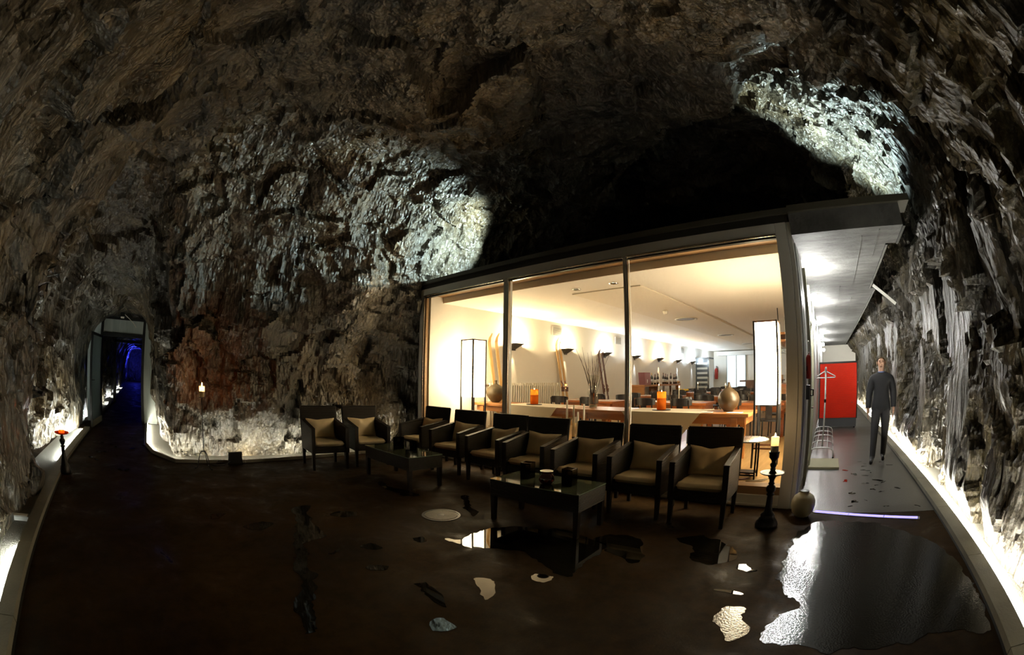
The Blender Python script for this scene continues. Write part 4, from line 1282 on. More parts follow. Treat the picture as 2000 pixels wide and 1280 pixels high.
# skis leaning on the wall, each ski its own thing
def ski(label, y0, y1, h, m, binding, off):
    t = thing('ski', label, 'ski', (-6.9, y0, Z0), 0, 'old wooden skis leaning on the wall')
    L = MB()
    n = 24
    def pt(s):
        z = h * s
        x = 0.22 - 0.16 * s
        if s > 0.9:
            x += 0.13 * ((s - 0.9) / 0.1) ** 2
        return Vector((x + off, (y1 - y0) * s, z))
    for i in range(n):
        a, b = pt(i / n), pt((i + 1) / n)
        wa = 0.042 * (1 - max(0, (i / n - 0.93) / 0.07) * 0.8)
        wb = 0.042 * (1 - max(0, ((i + 1) / n - 0.93) / 0.07) * 0.8)
        L.hexa([a + Vector((0, -wa, 0)), a + Vector((0.016, -wa, 0)), a + Vector((0.016, wa, 0)), a + Vector((0, wa, 0)), b + Vector((0, -wb, 0)), b + Vector((0.016, -wb, 0)), b + Vector((0.016, wb, 0)), b + Vector((0, wb, 0))])
    L.build('ski_blade', m, t)
    if binding:
        c = pt(0.42)
        MB().box(c + Vector((0.03, 0, 0)), (0.03, 0.10, 0.12)).build('binding', 'dark_wood', t)
        MB().tube([c + Vector((0.03, -0.05, 0.04)), c + Vector((0.09, -0.08, 0.12)), c + Vector((0.05, -0.11, 0.2)), c + Vector((0.02, -0.06, 0.22))], 0.012, 6).build('binding_strap', 'oxblood', t)
    return t
ski('pale wooden ski with curved tip behind the paper lamp', 6.88, 6.60, 2.24, 'pale_wood', False, 0.0)
ski('pale wooden ski behind the gourd vase', 7.08, 6.82, 2.26, 'pale_wood', False, 0.0)
ski('light wooden ski with leather binding next to the radiator', 9.42, 9.05, 2.34, 'pale_wood', True, 0.0)
ski('light wooden ski with leather binding, outer of the pair by the radiator', 9.60, 9.20, 2.33, 'pale_wood', True, 0.0)
ski('dark wooden ski behind the twig vase', 11.55, 11.20, 2.18, 'dark_wood', True, 0.0)
ski('dark wooden ski, outer of the pair behind the twig vase', 11.78, 11.42, 2.17, 'dark_wood', True, 0.0)

# long side tables behind the glass
def long_table(label, x0, x1, y0, y1, m, legs, group='long side tables'):
    t = thing('side_table', label, 'table', ((x0 + x1) / 2, (y0 + y1) / 2, Z0), 0, group)
    w, d = x1 - x0, y1 - y0
    MB().span((-w / 2, -d / 2, 0.705), (w / 2, d / 2, 0.755)).build('table_top', m, t, bevel=0.004)
    for s in (-1, 1):
        MB().span((-w / 2 + 0.06, s * (d / 2 - 0.06) - 0.012, 0.60), (w / 2 - 0.06, s * (d / 2 - 0.06) + 0.012, 0.705)).build('apron', m, t)
        MB().span((s * (w / 2 - 0.06) - 0.012, -d / 2 + 0.07, 0.60), (s * (w / 2 - 0.06) + 0.012, d / 2 - 0.07, 0.705)).build('apron', m, t)
    for lx in legs:
        for s in (-1, 1):
            MB().span((lx - 0.045, s * (d / 2 - 0.06) - 0.04, 0.0), (lx + 0.045, s * (d / 2 - 0.06) + 0.04, 0.70)).build('leg', m, t, bevel=0.004)
    return t
ZT = Z0 + 0.755
long_table('long beech side table with pale cloth below the radiator', -6.62, -4.16, 6.0, 6.78, 'beech', (-1.0, 1.05))
long_table('long beech side table with pale cloth and bronze vase', -4.10, -1.16, 6.0, 6.78, 'beech', (-1.30, -0.2, 1.25))
def table_cloth(label, cx_, hw, lo):
    # a cloth laid across the table with a slanting flap in front and behind
    y0, y1 = 5.995, 6.785
    p = [(cx_ - hw, y0), (cx_ + hw, y0), (cx_ + hw, y1), (cx_ - hw, y1)]
    mb = MB().prism(p, ZT + 0.0005, ZT + 0.004)
    for y, s in ((y0, -1), (y1, 1)):
        a, b = y, y + s * 0.004
        q = [(cx_ - hw, ZT + 0.004), (cx_ + hw, ZT + 0.004), (cx_ + hw * lo, ZT - 0.34), (cx_ - hw * lo, ZT - 0.34)]
        yy = (min(a, b), max(a, b))
        mb.hexa([(q[3][0], yy[0], q[3][1]), (q[2][0], yy[0], q[2][1]), (q[2][0], yy[1], q[2][1]), (q[3][0], yy[1], q[3][1]), (q[0][0], yy[0], q[0][1]), (q[1][0], yy[0], q[1][1]), (q[1][0], yy[1], q[1][1]), (q[0][0], yy[1], q[0][1])])
    tag(mb.build('table_cloth', 'table_linen'), label, 'tablecloth', 'pale cloths on the side tables')
table_cloth('pale cloth hanging over the side table below the radiator', -5.10, 0.62, 0.55)
table_cloth('pale cloth hanging over the side table under the second orange candle', -2.55, 0.66, 0.55)

def vase(name, label, loc, prof, m, cat='vase'):
    o = MB().lathe(prof, 36).build(name, m, None, smooth=True, loc=loc)
    return tag(o, label, cat)
t = thing('gourd_vase', 'squat brown clay vase with a short narrow neck', 'vase', (-6.35, 6.38, ZT))
MB().lathe([(0.075, 0.0), (0.08, 0.005), (0.14, 0.07), (0.195, 0.16), (0.205, 0.22), (0.18, 0.29), (0.11, 0.345), (0.045, 0.375), (0.028, 0.40), (0.024, 0.44)], 32).build('vase_body', 'gourd_clay', t, smooth=True)
MB().lathe([(0.024, 0.44), (0.034, 0.455), (0.030, 0.46), (0.018, 0.45), (0.014, 0.42)], 20).build('lip', 'gourd_clay', t, smooth=True)
t = thing('bronze_vase', 'round bronze vase with slender neck on the side table', 'vase', (-1.56, 6.40, ZT))
MB().lathe([(0.075, 0.0), (0.08, 0.02), (0.09, 0.03), (0.145, 0.08), (0.172, 0.16), (0.170, 0.215), (0.14, 0.28), (0.09, 0.325), (0.045, 0.355), (0.024, 0.385), (0.019, 0.43)], 36).build('vase_body', 'bronze', t, smooth=True)
MB().lathe([(0.019, 0.43), (0.021, 0.436), (0.014, 0.436), (0.012, 0.41)], 20).build('lip', 'bronze', t, smooth=True)
def pillar_candle(label, x, y, r):
    t = thing('pillar_candle', label, 'candle', (x, y, ZT + 0.004), 0, 'orange pillar candles')
    MB().lathe([(0.15, 0.0), (0.155, 0.008), (0.15, 0.012), (0.0, 0.010)], 24).build('saucer', 'black_iron', t, smooth=True)
    MB().lathe([(r, 0.011), (r, 0.19)], 24).build('candle_body', 'wax_orange', t, smooth=True)
    MB().lathe([(r, 0.19), (r, 0.285), (r * 0.9, 0.295), (r * 0.8, 0.285), (0.0, 0.27)], 24).build('candle_top', 'wax_orange_top', t, smooth=True)
    MB().lathe([(0.002, 0.27), (0.008, 0.285), (0.001, 0.315)], 8).build('candle_flame', 'flame', t)
    lamp('candle_light', 'POINT', (x, y, ZT + 0.244), 0.7, (1.0, 0.66, 0.32), 0.01)
pillar_candle('glowing orange pillar candle on the cloth before the radiator', -5.28, 6.35, 0.075)
pillar_candle('glowing orange pillar candle on the cloth beside the bronze vase', -2.68, 6.38, 0.075)
t = thing('twig_vase', 'tall clear glass vase with bare twigs', 'vase', (-4.0, 6.42, ZT))
MB().lathe([(0.075, 0.0), (0.075, 0.012), (0.082, 0.3), (0.105, 0.57), (0.101, 0.57), (0.078, 0.3), (0.070, 0.015), (0.0, 0.015)], 28).build('glass_body', 'clear_glass', t, smooth=True)
MB().lathe([(0.066, 0.016), (0.066, 0.05), (0.0, 0.055)], 20).build('gravel', 'mat_beige', t)
MB().lathe([(0.025, 0.05), (0.027, 0.25), (0.0, 0.25)], 14).build('candle', 'wax_orange', t)
rn = random.Random(5)
for k in range(20):
    a = rn.uniform(0, 2 * PI)
    le = rn.uniform(0.62, 1.08)
    sp = rn.uniform(0.05, 0.34)
    p0 = Vector((0.03 * math.cos(a), 0.03 * math.sin(a), 0.06))
    pts = [p0]
    for j in range(1, 6):
        s = j / 5
        pts.append(Vector((math.cos(a) * (0.03 + sp * s ** 1.5) + rn.uniform(-0.012, 0.012), math.sin(a) * (0.03 + sp * s ** 1.5) + rn.uniform(-0.012, 0.012), 0.06 + le * s)))
    MB().tube(pts, [0.006, 0.005, 0.0045, 0.004, 0.003, 0.0015], 5).build('twig', 'twig', t)
# loose sheets on the table by the bronze vase
for k, (x, a, l) in enumerate(((-1.86, 6, 'before the bronze vase'), (-1.40, -4, 'at the corner of the side table'))):
    tag(MB().box((x, 6.15, ZT + 0.004), (0.22, 0.16, 0.007), R(a)).build('menu_card', 'card_white'), 'white menu card lying flat ' + l, 'card', 'menu cards')

# small round side table with cables near the corner lamp
t = thing('lamp_table', 'small round steel side table with dark metal legs by the glass', 'table', (-1.02, 5.42, Z0))
MB().lathe([(0.26, 0.475), (0.27, 0.48), (0.27, 0.492), (0.26, 0.496), (0.0, 0.496)], 36).build('table_top', 'steel_top', t, smooth=True)
for sx in (-1, 1):
    for sy in (-1, 1):
        MB().box((sx * 0.12, sy * 0.10, 0.2375), (0.022, 0.022, 0.475)).build('leg', 'dark_metal', t)
for sy in (-1, 1):
    MB().box((0, sy * 0.10, 0.05), (0.24, 0.016, 0.02)).build('stretcher', 'dark_metal', t)
MB().box((0.0, 0.0, 0.075), (0.22, 0.18, 0.02)).build('lower_shelf', 'dark_metal', t)
t = thing('power_cable', 'dark cable coiled around the foot of the steel side table', 'cable', (-1.06, 5.40, Z0))
MB().tube([(0.16 * math.cos(k * 0.5) - 0.06, 0.2 * math.sin(k * 0.5), 0.008 + 0.0006 * k) for k in range(26)], 0.006, 6).build('cable_coil', 'oxblood', t, smooth=True)
tag(MB().tube([(-0.72, 5.35, Z0 + 0.006), (-0.8, 5.22, Z0 + 0.006), (-0.98, 5.2, Z0 + 0.006), (-0.84, 5.28, Z0 + 0.006), (-0.66, 5.45, Z0 + 0.006), (-0.56, 5.7, Z0 + 0.006)], 0.006, 6).build('lamp_cable', 'cable_white', None, smooth=True), 'thin pale lamp cable lying on the wooden floor', 'cable')

# dining chairs: black, curved top rail, broad splat
def make_dining_chair():
    t = thing('dining_chair', '', 'chair', (0, 0, Z0), 0, 'black dining chairs of the restaurant')
    MB().prism([(-0.21, -0.22), (0.21, -0.22), (0.20, 0.18), (0.12, 0.215), (-0.12, 0.215), (-0.20, 0.18)], 0.44, 0.47).build('seat', 'chair_black', t)
    for sx in (-1, 1):
        MB().tube([(sx * 0.18, -0.18, 0.44), (sx * 0.19, -0.20, 0.0)], [0.018, 0.014], 8).build('leg', 'chair_black', t)
        MB().tube([(sx * 0.19, 0.24, 0.0), (sx * 0.18, 0.18, 0.45), (sx * 0.185, 0.22, 0.84)], [0.015, 0.018, 0.015], 8).build('leg', 'chair_black', t)
    def rail(u, v):
        a = (u - 0.5) * 1.5
        r = 0.34
        return (r * math.sin(a), 0.24 - r * (1 - math.cos(a)) + (0.012 if v > 0.5 else -0.012) * 0 - 0.0, 0.72 + 0.15 * v)
    mb = MB()
    for off in (-0.012, 0.012):
        mb.grid(lambda u, v: (rail(u, v)[0], rail(u, v)[1] + off, rail(u, v)[2] - (0.02 * abs(2 * u - 1) ** 4 if v > 0.5 else -0.02 * abs(2 * u - 1) ** 4)), 14, 2)
    n = 14
    mb.f += [(i, i + 1, 2 * n + i + 1, 2 * n + i) for i in range(n - 1)] + [(n + i, n + i + 1, 3 * n + i + 1, 3 * n + i) for i in range(n - 1)] + [(0, n, 3 * n, 2 * n), (n - 1, 2 * n - 1, 4 * n - 1, 3 * n - 1)]
    mb.build('top_rail', 'chair_black', t)
    MB().box((0, 0.205, 0.60), (0.13, 0.014, 0.30), 0, R(-6)).build('splat', 'chair_black', t)
    return t
dproto = make_dining_chair()
dfirst = [True]
def dchair(x, y, a, label):
    o = dproto if dfirst[0] else dup(dproto)
    dfirst[0] = False
    o.location = (x, y, Z0)
    o.rotation_euler.z = R(a)
    o['label'] = label
def dining_table(label, x0, x1, y0, y1, m='cherry'):
    w = x1 - x0
    return long_table(label, x0, x1, y0, y1, m, (-w / 2 + 0.12, w / 2 - 0.12), 'dining tables of the restaurant')
def wine_glass(x, y, label, up=True, z=None):
    t = thing('wine_glass', label, 'glass', (x, y, ZT if z is None else z), 0, 'stemmed wine glasses')
    f = 1 if up else -1
    MB().lathe([(0.036, 0.0), (0.034, 0.004 * f), (0.005, 0.008 * f)], 14).build('foot', 'clear_glass', t, smooth=True)
    MB().tube([(0, 0, 0.006 * f), (0, 0, 0.09 * f)], 0.004, 6).build('stem', 'chrome', t)
    MB().lathe([(0.006, 0.09 * f), (0.034, 0.115 * f), (0.041, 0.155 * f), (0.033, 0.21 * f)], 16).build('glass_bowl', 'clear_glass', t, smooth=True)
def taper(x, y, h, label, lit=True):
    t = thing('taper_candle', label, 'candle', (x, y, ZT), 0, 'thin white table candles')
    MB().lathe([(0.03, 0.0), (0.03, 0.012), (0.014, 0.02), (0.014, 0.035), (0.0, 0.036)], 12).build('holder', 'dark_metal', t)
    MB().lathe([(0.012, 0.03), (0.008, h), (0.0, h)], 10).build('candle_stick', 'wax_white', t, smooth=True)
    if lit:
        MB().lathe([(0.001, h), (0.009, h + 0.014), (0.001, h + 0.045)], 8).build('candle_flame', 'flame', t)
TB = [(-6.2, -4.7, 8.35, 9.15), (-4.15, -2.55, 8.45, 9.25), (-2.2, -0.9, 8.55, 9.35), (-5.9, -4.3, 11.4, 12.2), (-3.8, -2.2, 11.3, 12.1), (-5.7, -4.1, 14.6, 15.4), (-3.4, -1.8, 14.4, 15.2), (-5.2, -3.6, 17.8, 18.6)]
TN = ['opposite the radiator end', 'behind the second orange candle', 'behind the bronze vase', 'near the dark skis', 'in the middle of the room', 'near the wine sideboard', 'beside the bar', 'near the wine fridge']
for (x0, x1, y0, y1), n in zip(TB, TN):
    dining_table('reddish wooden dining table ' + n, x0, x1, y0, y1)
    xm = (x0 + x1) / 2
    k = 0
    for sx in (-0.4, 0.4):
        dchair(xm + sx, y0 - 0.27, 180, 'black dining chair at the glass side of the table ' + n)
        dchair(xm + sx, y1 + 0.27, 0, 'black dining chair at the far side of the table ' + n)
    for sx in (-0.4, 0.4):
        for sy in (-0.22, 0.22):
            if sx < 0 and n == 'near the wine sideboard':
                continue
            tag(MB().box((xm + sx, (y0 + y1) / 2 + sy, ZT + 0.004), (0.28, 0.2, 0.008)).build('napkin', 'card_white'), 'folded white napkin on the dining table ' + n, 'napkin', 'napkins on the dining table ' + n)
    taper(xm + 0.05, (y0 + y1) / 2, 0.30, 'thin lit candle standing on the dining table ' + n)
    for sx in (-0.2, 0.32):
        wine_glass(xm + sx, (y0 + y1) / 2 + 0.1, 'stemmed glass on the dining table ' + n)

# wine sideboard by the wall
t = thing('wine_sideboard', 'beech wall shelf unit carrying wine bottles', 'sideboard', (-6.62, 15.4, Z0))
MB().span((-0.26, -1.85, 0.98), (0.26, 1.85, 1.04)).build('shelf_top', 'beech', t)
MB().span((-0.26, -1.85, 0.48), (0.26, 1.85, 0.52)).build('shelf_board', 'beech', t)
for y in (-1.78, -0.3, 1.78):
    MB().span((-0.24, y - 0.04, 0.0), (0.24, y + 0.04, 0.98)).build('side_panel', 'beech', t)
ZS = Z0 + 1.04
t = thing('wine_folder', 'open dark red wine list standing on the sideboard', 'folder', (-6.50, 13.95, ZS), R(15))
MB().hexa([(0.0, -0.01, 0.0), (0.22, -0.05, 0.0), (0.22, -0.03, 0.0), (0.0, 0.01, 0.0), (-0.06, 0.10, 0.44), (0.16, 0.06, 0.44), (0.16, 0.08, 0.44), (-0.06, 0.12, 0.44)]).build('cover', 'oxblood', t)
MB().hexa([(-0.22, -0.05, 0.0), (0.0, -0.01, 0.0), (0.0, 0.01, 0.0), (-0.22, -0.03, 0.0), (-0.28, 0.06, 0.44), (-0.06, 0.10, 0.44), (-0.06, 0.12, 0.44), (-0.28, 0.08, 0.44)]).build('cover', 'oxblood', t)
MB().box((0.075, -0.028, 0.13), (0.022, 0.006, 0.12), R(10), R(-14)).build('label_mark', 'card_white', t)
def bottle(x, y, label, m, h=0.31, r=0.037):
    t = thing('wine_bottle', label, 'bottle', (x, y, ZS), 0, 'bottles on the sideboard')
    MB().lathe([(r * 0.9, 0.0), (r, 0.008), (r, h * 0.58), (r * 0.8, h * 0.68), (0.015, h * 0.76), (0.014, h * 0.97), (0.016, h), (0.0, h)], 16).build('glass', m, t, smooth=True)
    MB().lathe([(r + 0.0008, h * 0.18), (r + 0.0008, h * 0.46)], 16).build('paper_label', 'card_white', t, smooth=True)
    MB().lathe([(0.0155, h * 0.82), (0.0155, h * 0.96), (0.017, h + 0.002), (0.0, h + 0.003)], 12).build('foil', 'gold_foil' if m == 'champagne_glass' else 'oxblood', t, smooth=True)
bottle(-6.48, 14.45, 'tall green champagne bottle beside the wine list', 'champagne_glass', 0.42, 0.055)
for k, (x, y) in enumerate(((-6.52, 14.85), (-6.46, 14.98), (-6.55, 15.75), (-6.44, 15.9), (-6.58, 16.05), (-6.45, 16.3), (-6.42, 16.6), (-6.40, 16.78))):
    bottle(x, y, ('dark red wine bottle with pale label near the champagne bottle', 'dark red wine bottle with pale label near the bread end')[k > 1], 'wine_bottle_glass', 0.38 + 0.03 * (k % 3), 0.045)
t = thing('glass_dome', 'clear glass dome on the sideboard behind the bottles', 'dome', (-6.6, 15.35, ZS))
MB().lathe([(0.11, 0.0), (0.11, 0.36), (0.09, 0.44), (0.04, 0.48), (0.0, 0.485)], 20).build('dome_glass', 'clear_glass', t, smooth=True)
MB().lathe([(0.12, 0.0), (0.12, 0.01), (0.0, 0.012)], 20).build('dome_plate', 'steel_top', t)
t = thing('bread_basket', 'loaf and rolls on a board at the end of the sideboard', 'bread', (-6.45, 17.02, ZS))
for k in range(3):
    MB().lathe([(0.0, 0.0), (0.07, 0.02), (0.085, 0.06), (0.06, 0.10), (0.0, 0.115)], 12, (0.03 * (k % 2), -0.08 + 0.13 * k, 0.0)).build('bread_roll', 'bread', t, smooth=True)
for k, y in enumerate((14.95, 15.65, 16.35)):
    t = thing('glass_card', ('white card printed with a wine glass, hung under the folder end of the shelf', 'white card printed with a wine glass, hung mid-shelf', 'white card printed with a wine glass, hung at the bread end of the shelf')[k], 'card', (-6.348, y, Z0 + 0.72), 0, 'printed cards on the sideboard')
    MB().box((0, 0, 0.0), (0.008, 0.46, 0.52)).build('card', 'card_white', t)
    for s in (-0.09, 0.09):
        MB().tube([(0.006, s - 0.04, 0.16), (0.006, s - 0.035, 0.06), (0.006, s, 0.02), (0.006, s + 0.035, 0.06), (0.006, s + 0.04, 0.16)], 0.006, 5).build('glass_print', 'ink', t)
        MB().tube([(0.006, s, 0.02), (0.006, s, -0.12)], 0.006, 5).build('stem_print', 'ink', t)
# clay jug on floor by the twigs
vase('floor_jar', 'tall pale yellow jar on the floor behind the twig vase', (-6.35, 10.6, Z0), [(0.10, 0.0), (0.17, 0.12), (0.2, 0.32), (0.16, 0.52), (0.09, 0.62), (0.10, 0.66), (0.07, 0.66), (0.06, 0.6)], 'pot_glaze', 'jar')

# wine fridge, extinguisher and the bright glazed door at the end
t = thing('wine_fridge', 'tall steel wine fridge with glass shelves against the wall', 'fridge', (-6.52, 20.95, Z0))
MB().span((-0.38, -0.02, 0.0), (0.38, 0.75, 2.25)).build('cabinet', 'white_enamel', t)
MB().span((-0.36, -0.05, 0.05), (0.36, -0.02, 2.2)).build('glass_door', 'fridge_dark', t)
for j in range(8):
    MB().span((-0.28, -0.056, 0.3 + j * 0.23), (0.28, -0.05, 0.40 + j * 0.23)).build('shelf', 'grey_paint', t)
MB().span((-0.39, -0.06, 2.2), (0.39, 0.76, 2.27)).build('cornice', 'dark_metal', t)
MB().tube([(0.33, -0.06, 0.9), (0.33, -0.10, 0.92), (0.33, -0.10, 1.3), (0.33, -0.06, 1.32)], 0.012, 6).build('handle', 'chrome', t)
t = thing('fire_extinguisher', 'dark red fire extinguisher on the end wall of the restaurant', 'extinguisher', (-6.72, 24.40, 1.42))
MB().lathe([(0.09, 0.0), (0.1, 0.03), (0.1, 0.52), (0.06, 0.6), (0.03, 0.62)], 16).build('cylinder', 'red_paint', t, smooth=True)
MB().tube([(0, 0, 0.62), (0, 0, 0.74), (0.08, -0.03, 0.7), (0.1, -0.03, 0.4)], 0.02, 6).build('hose', 'dark_metal', t)
MB().box((0, 0.09, 0.3), (0.08, 0.04, 0.2)).build('bracket', 'dark_metal', t)
gd = bpy.data.objects.new('door_4', None)
COL.objects.link(gd)
struct(gd, 'bright frosted double door in the end wall')
for x0, x1 in ((-6.05, -5.50), (-5.47, -4.95)):
    S('door_pane', MB().span((x0, 24.44, Z0), (x1, 24.47, 2.72)), 'frosted_daylight', None, gd)
for x in (-6.08, -5.485, -4.92):
    S('door_stile', MB().span((x - 0.025, 24.41, Z0), (x + 0.025, 24.49, 2.76)), 'grey_paint', None, gd)
S('trim_bulkhead', MB().span((-6.55, 24.0, 2.73), (-0.52, 24.48, 2.95)), 'white_paint', 'white boxed duct above the frosted door')
# bar: counters and hanging glass racks
t = thing('bar_counter', 'beech bar counter with upper shelf along the corridor side', 'bar', (-0.95, 11.2, Z0))
MB().span((-0.30, -1.2, 0.0), (0.30, 1.2, 1.02)).build('counter_body', 'beech', t)
MB().span((-0.36, -1.25, 1.02), (0.36, 1.25, 1.08)).build('counter_top', 'cherry', t)
MB().span((0.20, -1.2, 1.08), (0.42, 1.2, 1.12)).build('glass_shelf', 'dark_wood', t)
t = thing('glass_rack', 'beech hanging rack with wine glasses upside down above the bar', 'rack', (-0.95, 10.6, 2.24))
MB().span((-0.28, -0.9, 0.0), (0.28, 0.9, 0.05)).build('rack_board', 'beech', t)
MB().span((-0.28, -0.9, 0.16), (0.28, 0.9, 0.21)).build('rack_top', 'beech', t)
for sx in (-0.2, 0.2):
    for sy in (-0.8, 0.8):
        MB().tube([(sx, sy, 0.05), (sx, sy, 0.755)], 0.012, 6).build('rod', 'dark_metal', t)
for k in range(10):
    wine_glass(-1.12 + 0.12 * (k % 3), 9.85 + 0.09 * k, 'wine glass hanging upside down from the bar rack', False, 2.24)
for k in range(4):
    wine_glass(-1.1 + 0.1 * (k % 2), 10.2 + 0.16 * k, 'wine glass standing on the bar counter', True, Z0 + 1.08)
t = thing('serving_counter', 'stepped dark serving counter before the frosted door', 'counter', (-3.1, 20.2, Z0))
MB().span((-0.9, -0.3, 0.0), (0.9, 0.3, 1.05)).build('counter_body', 'dark_wood', t)
MB().span((-1.2, -0.36, 1.05), (0.95, 0.36, 1.12)).build('counter_top', 'dark_wood', t)
MB().span((-0.4, -0.2, 1.12), (0.9, 0.2, 1.32)).build('upper_step', 'beech', t)
# lemon bowl and four thin candles before the glass
t = thing('fruit_tray', 'wide tray of yellow fruit on the far table', 'fruit tray', (-5.40, 15.0, ZT + 0.0))
MB().lathe([(0.1, 0.0), (0.28, 0.05), (0.29, 0.055), (0.1, 0.012), (0.0, 0.01)], 24).build('tray', 'dark_wood', t)
for k in range(7):
    a = k * 0.9
    MB().lathe([(0.0, 0.0), (0.04, 0.02), (0.05, 0.05), (0.035, 0.08), (0.0, 0.09)], 10, (0.15 * math.cos(a), 0.15 * math.sin(a), 0.03)).build('fruit', 'lemon', t, smooth=True)
for k, (x, y, h) in enumerate(((-4.02, 5.66, 0.92), (-3.90, 5.68, 0.84), (-3.78, 5.62, 0.74), (-3.72, 5.70, 0.86))):
    t = thing('floor_candle', ('tall thin white candle, tallest of four behind the chairs', 'tall thin white candle beside the tallest one', 'shortest of four thin white candles', 'thin white candle leaning at the end of the four')[k], 'candle', (x, y, Z0), 0, 'four thin candles on the restaurant floor')
    MB().lathe([(0.05, 0.0), (0.05, 0.01), (0.012, 0.02), (0.012, 0.30), (0.026, 0.31), (0.026, 0.33), (0.0, 0.33)], 14).build('holder', 'black_iron', t, smooth=True)
    MB().lathe([(0.02, 0.33), (0.014, h), (0.0, h)], 12).build('candle_stick', 'wax_white', t, smooth=True)

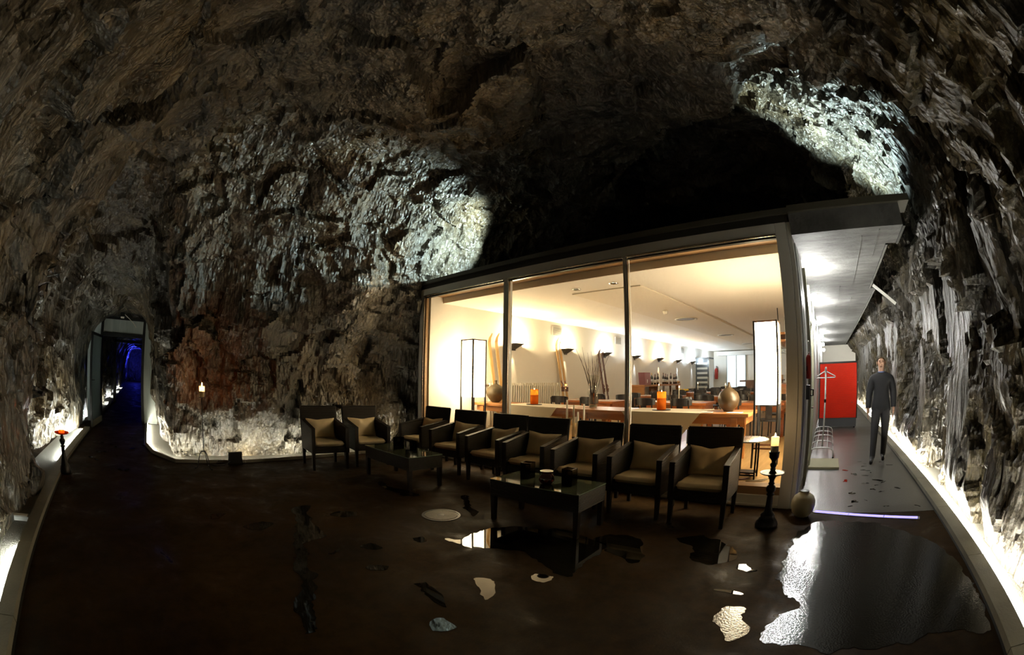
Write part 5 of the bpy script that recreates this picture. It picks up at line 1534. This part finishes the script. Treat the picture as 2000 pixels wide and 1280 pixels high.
# ---------------------------------------------------------------- person walking in the corridor
def make_person(loc, rz):
    H = 1.0
    J = {}
    E_ = []
    rad = {}
    def v(n, p, r, par=None):
        J[n] = p
        rad[n] = r
        if par:
            E_.append((par, n))
    v('pelvis', (0, 0, 0.95), (0.155, 0.105))
    v('waist', (0, 0.0, 1.08), (0.140, 0.10), 'pelvis')
    v('chest', (0, 0.01, 1.28), (0.170, 0.115), 'waist')
    v('upper', (0, 0.015, 1.39), (0.150, 0.095), 'chest')
    v('neck', (0, 0.0, 1.50), (0.046, 0.05), 'upper')
    v('jaw', (0, -0.022, 1.592), (0.056, 0.068), 'neck')
    v('head', (0, -0.012, 1.67), (0.078, 0.096), 'jaw')
    v('crown', (0, 0.0, 1.735), (0.062, 0.078), 'head')
    v('nose', (0, -0.106, 1.63), (0.010, 0.012), 'jaw')
    for s, n in ((-1, 'l'), (1, 'r')):
        sw = s * 0.10
        v('sh' + n, (s * 0.185, 0.015, 1.395), (0.062, 0.062), 'upper')
        v('el' + n, (s * 0.245, 0.02 + 0.05 * s, 1.16), (0.047, 0.047), 'sh' + n)
        v('wr' + n, (s * 0.255, -0.05 + sw * 0.7, 0.92), (0.032, 0.028), 'el' + n)
        v('pa' + n, (s * 0.255, -0.065 + sw * 0.7, 0.85), (0.022, 0.038), 'wr' + n)
        for k in range(4):
            y = -0.103 + 0.025 * k + sw * 0.7
            le = (0.075, 0.088, 0.082, 0.062)[k]
            v('f%d%s' % (k, n), (s * 0.255, y, 0.805), (0.0085, 0.0085), 'pa' + n)
            v('g%d%s' % (k, n), (s * 0.250, y - 0.004, 0.815 - le * 0.55), (0.0078, 0.0078), 'f%d%s' % (k, n))
            v('h%d%s' % (k, n), (s * 0.238, y - 0.008, 0.815 - le), (0.0075, 0.0075), 'g%d%s' % (k, n))
        v('t0' + n, (s * 0.248, -0.115 + sw * 0.7, 0.86), (0.0105, 0.0105), 'pa' + n)
        v('t1' + n, (s * 0.242, -0.135 + sw * 0.7, 0.825), (0.009, 0.009), 't0' + n)
        st = s * 0.17
        v('hip' + n, (s * 0.095, 0, 0.88), (0.095, 0.10), 'pelvis')
        v('kn' + n, (s * 0.105, -0.04 + st * 0.45, 0.50), (0.062, 0.066), 'hip' + n)
        v('an' + n, (s * 0.105, 0.04 + st * 1.05, 0.09), (0.042, 0.045), 'kn' + n)
        v('ft' + n, (s * 0.112, -0.06 + st * 1.05, 0.045), (0.040, 0.036), 'an' + n)
        v('to' + n, (s * 0.118, -0.15 + st * 1.05, 0.035), (0.036, 0.026), 'ft' + n)
    names = list(J)
    ix = {n: i for i, n in enumerate(names)}
    me = bpy.data.meshes.new('person_skeleton')
    me.from_pydata([J[n] for n in names], [(ix[a], ix[b]) for a, b in E_], [])
    o = bpy.data.objects.new('person_skeleton', me)
    COL.objects.link(o)
    sk = o.modifiers.new('skin', 'SKIN')
    sk.use_smooth_shade = True
    for i, n in enumerate(names):
        me.skin_vertices[0].data[i].radius = rad[n]
        me.skin_vertices[0].data[i].use_root = (n == 'pelvis')
    ss = o.modifiers.new('sub', 'SUBSURF')
    ss.levels = 2
    ss.render_levels = 2
    dg = bpy.context.evaluated_depsgraph_get()
    dg.update()
    ev = o.evaluated_get(dg)
    m2 = bpy.data.meshes.new_from_object(ev)
    bpy.data.objects.remove(o)
    co = np.array([p.co[:] for p in m2.vertices])
    m2.calc_loop_triangles()
    nm = np.array([p.vector[:] for p in m2.vertex_normals])
    polys = [tuple(p.vertices) for p in m2.polygons]
    m2.materials.clear()
    m2.materials.append(MATS['skin'])
    m2.shade_smooth()
    t = thing('person', 'person in dark jacket and trousers walking along the corridor by the rock', 'person', loc, rz)
    b = bpy.data.objects.new('body', m2)
    COL.objects.link(b)
    b.parent = t
    def shell(name, test, off, m, smooth=True):
        fs = [p for p in polys if all(test(co[i]) for i in p)]
        u = sorted({i for p in fs for i in p})
        rm = {k: j for j, k in enumerate(u)}
        mb = MB()
        mb.v = [tuple(co[i] + nm[i] * off) for i in u]
        mb.f = [tuple(rm[i] for i in p) for p in fs]
        return mb.build(name, m, t, smooth=smooth)
    arm = lambda c: abs(c[0]) > 0.205
    shell('trousers', lambda c: 0.075 < c[2] < 0.97 and abs(c[0]) < 0.208, 0.012, 'trousers')
    shell('jacket', lambda c: (0.86 < c[2] < 1.50 and abs(c[0]) < 0.205) or (abs(c[0]) >= 0.195 and 0.915 < c[2] < 1.52), 0.024, 'jacket')
    MB().lathe([(0.092, 1.44), (0.084, 1.47), (0.074, 1.50), (0.070, 1.512), (0.064, 1.51), (0.066, 1.49), (0.08, 1.45)], 24, (0, 0.0, 0)).build('shirt_collar', 'shirt_blue', t, smooth=True)
    shell('shoe', lambda c: c[2] < 0.105 and c[0] < 0, 0.008, 'shoe')
    shell('shoe', lambda c: c[2] < 0.105 and c[0] > 0, 0.008, 'shoe')
    shell('hair', lambda c: c[2] > 1.60 and abs(c[0]) < 0.2 and (c[1] > -0.02 or c[2] > 1.715), 0.016, 'hair')
    for s in (-1, 1):
        MB().lathe([(0.0, -0.008), (0.009, -0.004), (0.009, 0.004), (0.0, 0.008)], 10, (s * 0.032, -0.098, 1.672)).build('eye', 'eye', t)
        MB().lathe([(0.0, -0.03), (0.012, -0.018), (0.014, 0.012), (0.0, 0.028)], 8, (s * 0.084, 0.0, 1.655)).build('ear', 'skin', t, smooth=True)
        MB().box((s * 0.032, -0.104, 1.692), (0.034, 0.008, 0.007)).build('eyebrow', 'hair', t)
    MB().box((0, -0.096, 1.588), (0.045, 0.008, 0.009)).build('mouth', 'wine_glaze', t)
    return t
make_person((1.08, 7.85, 0.0), R(-8))
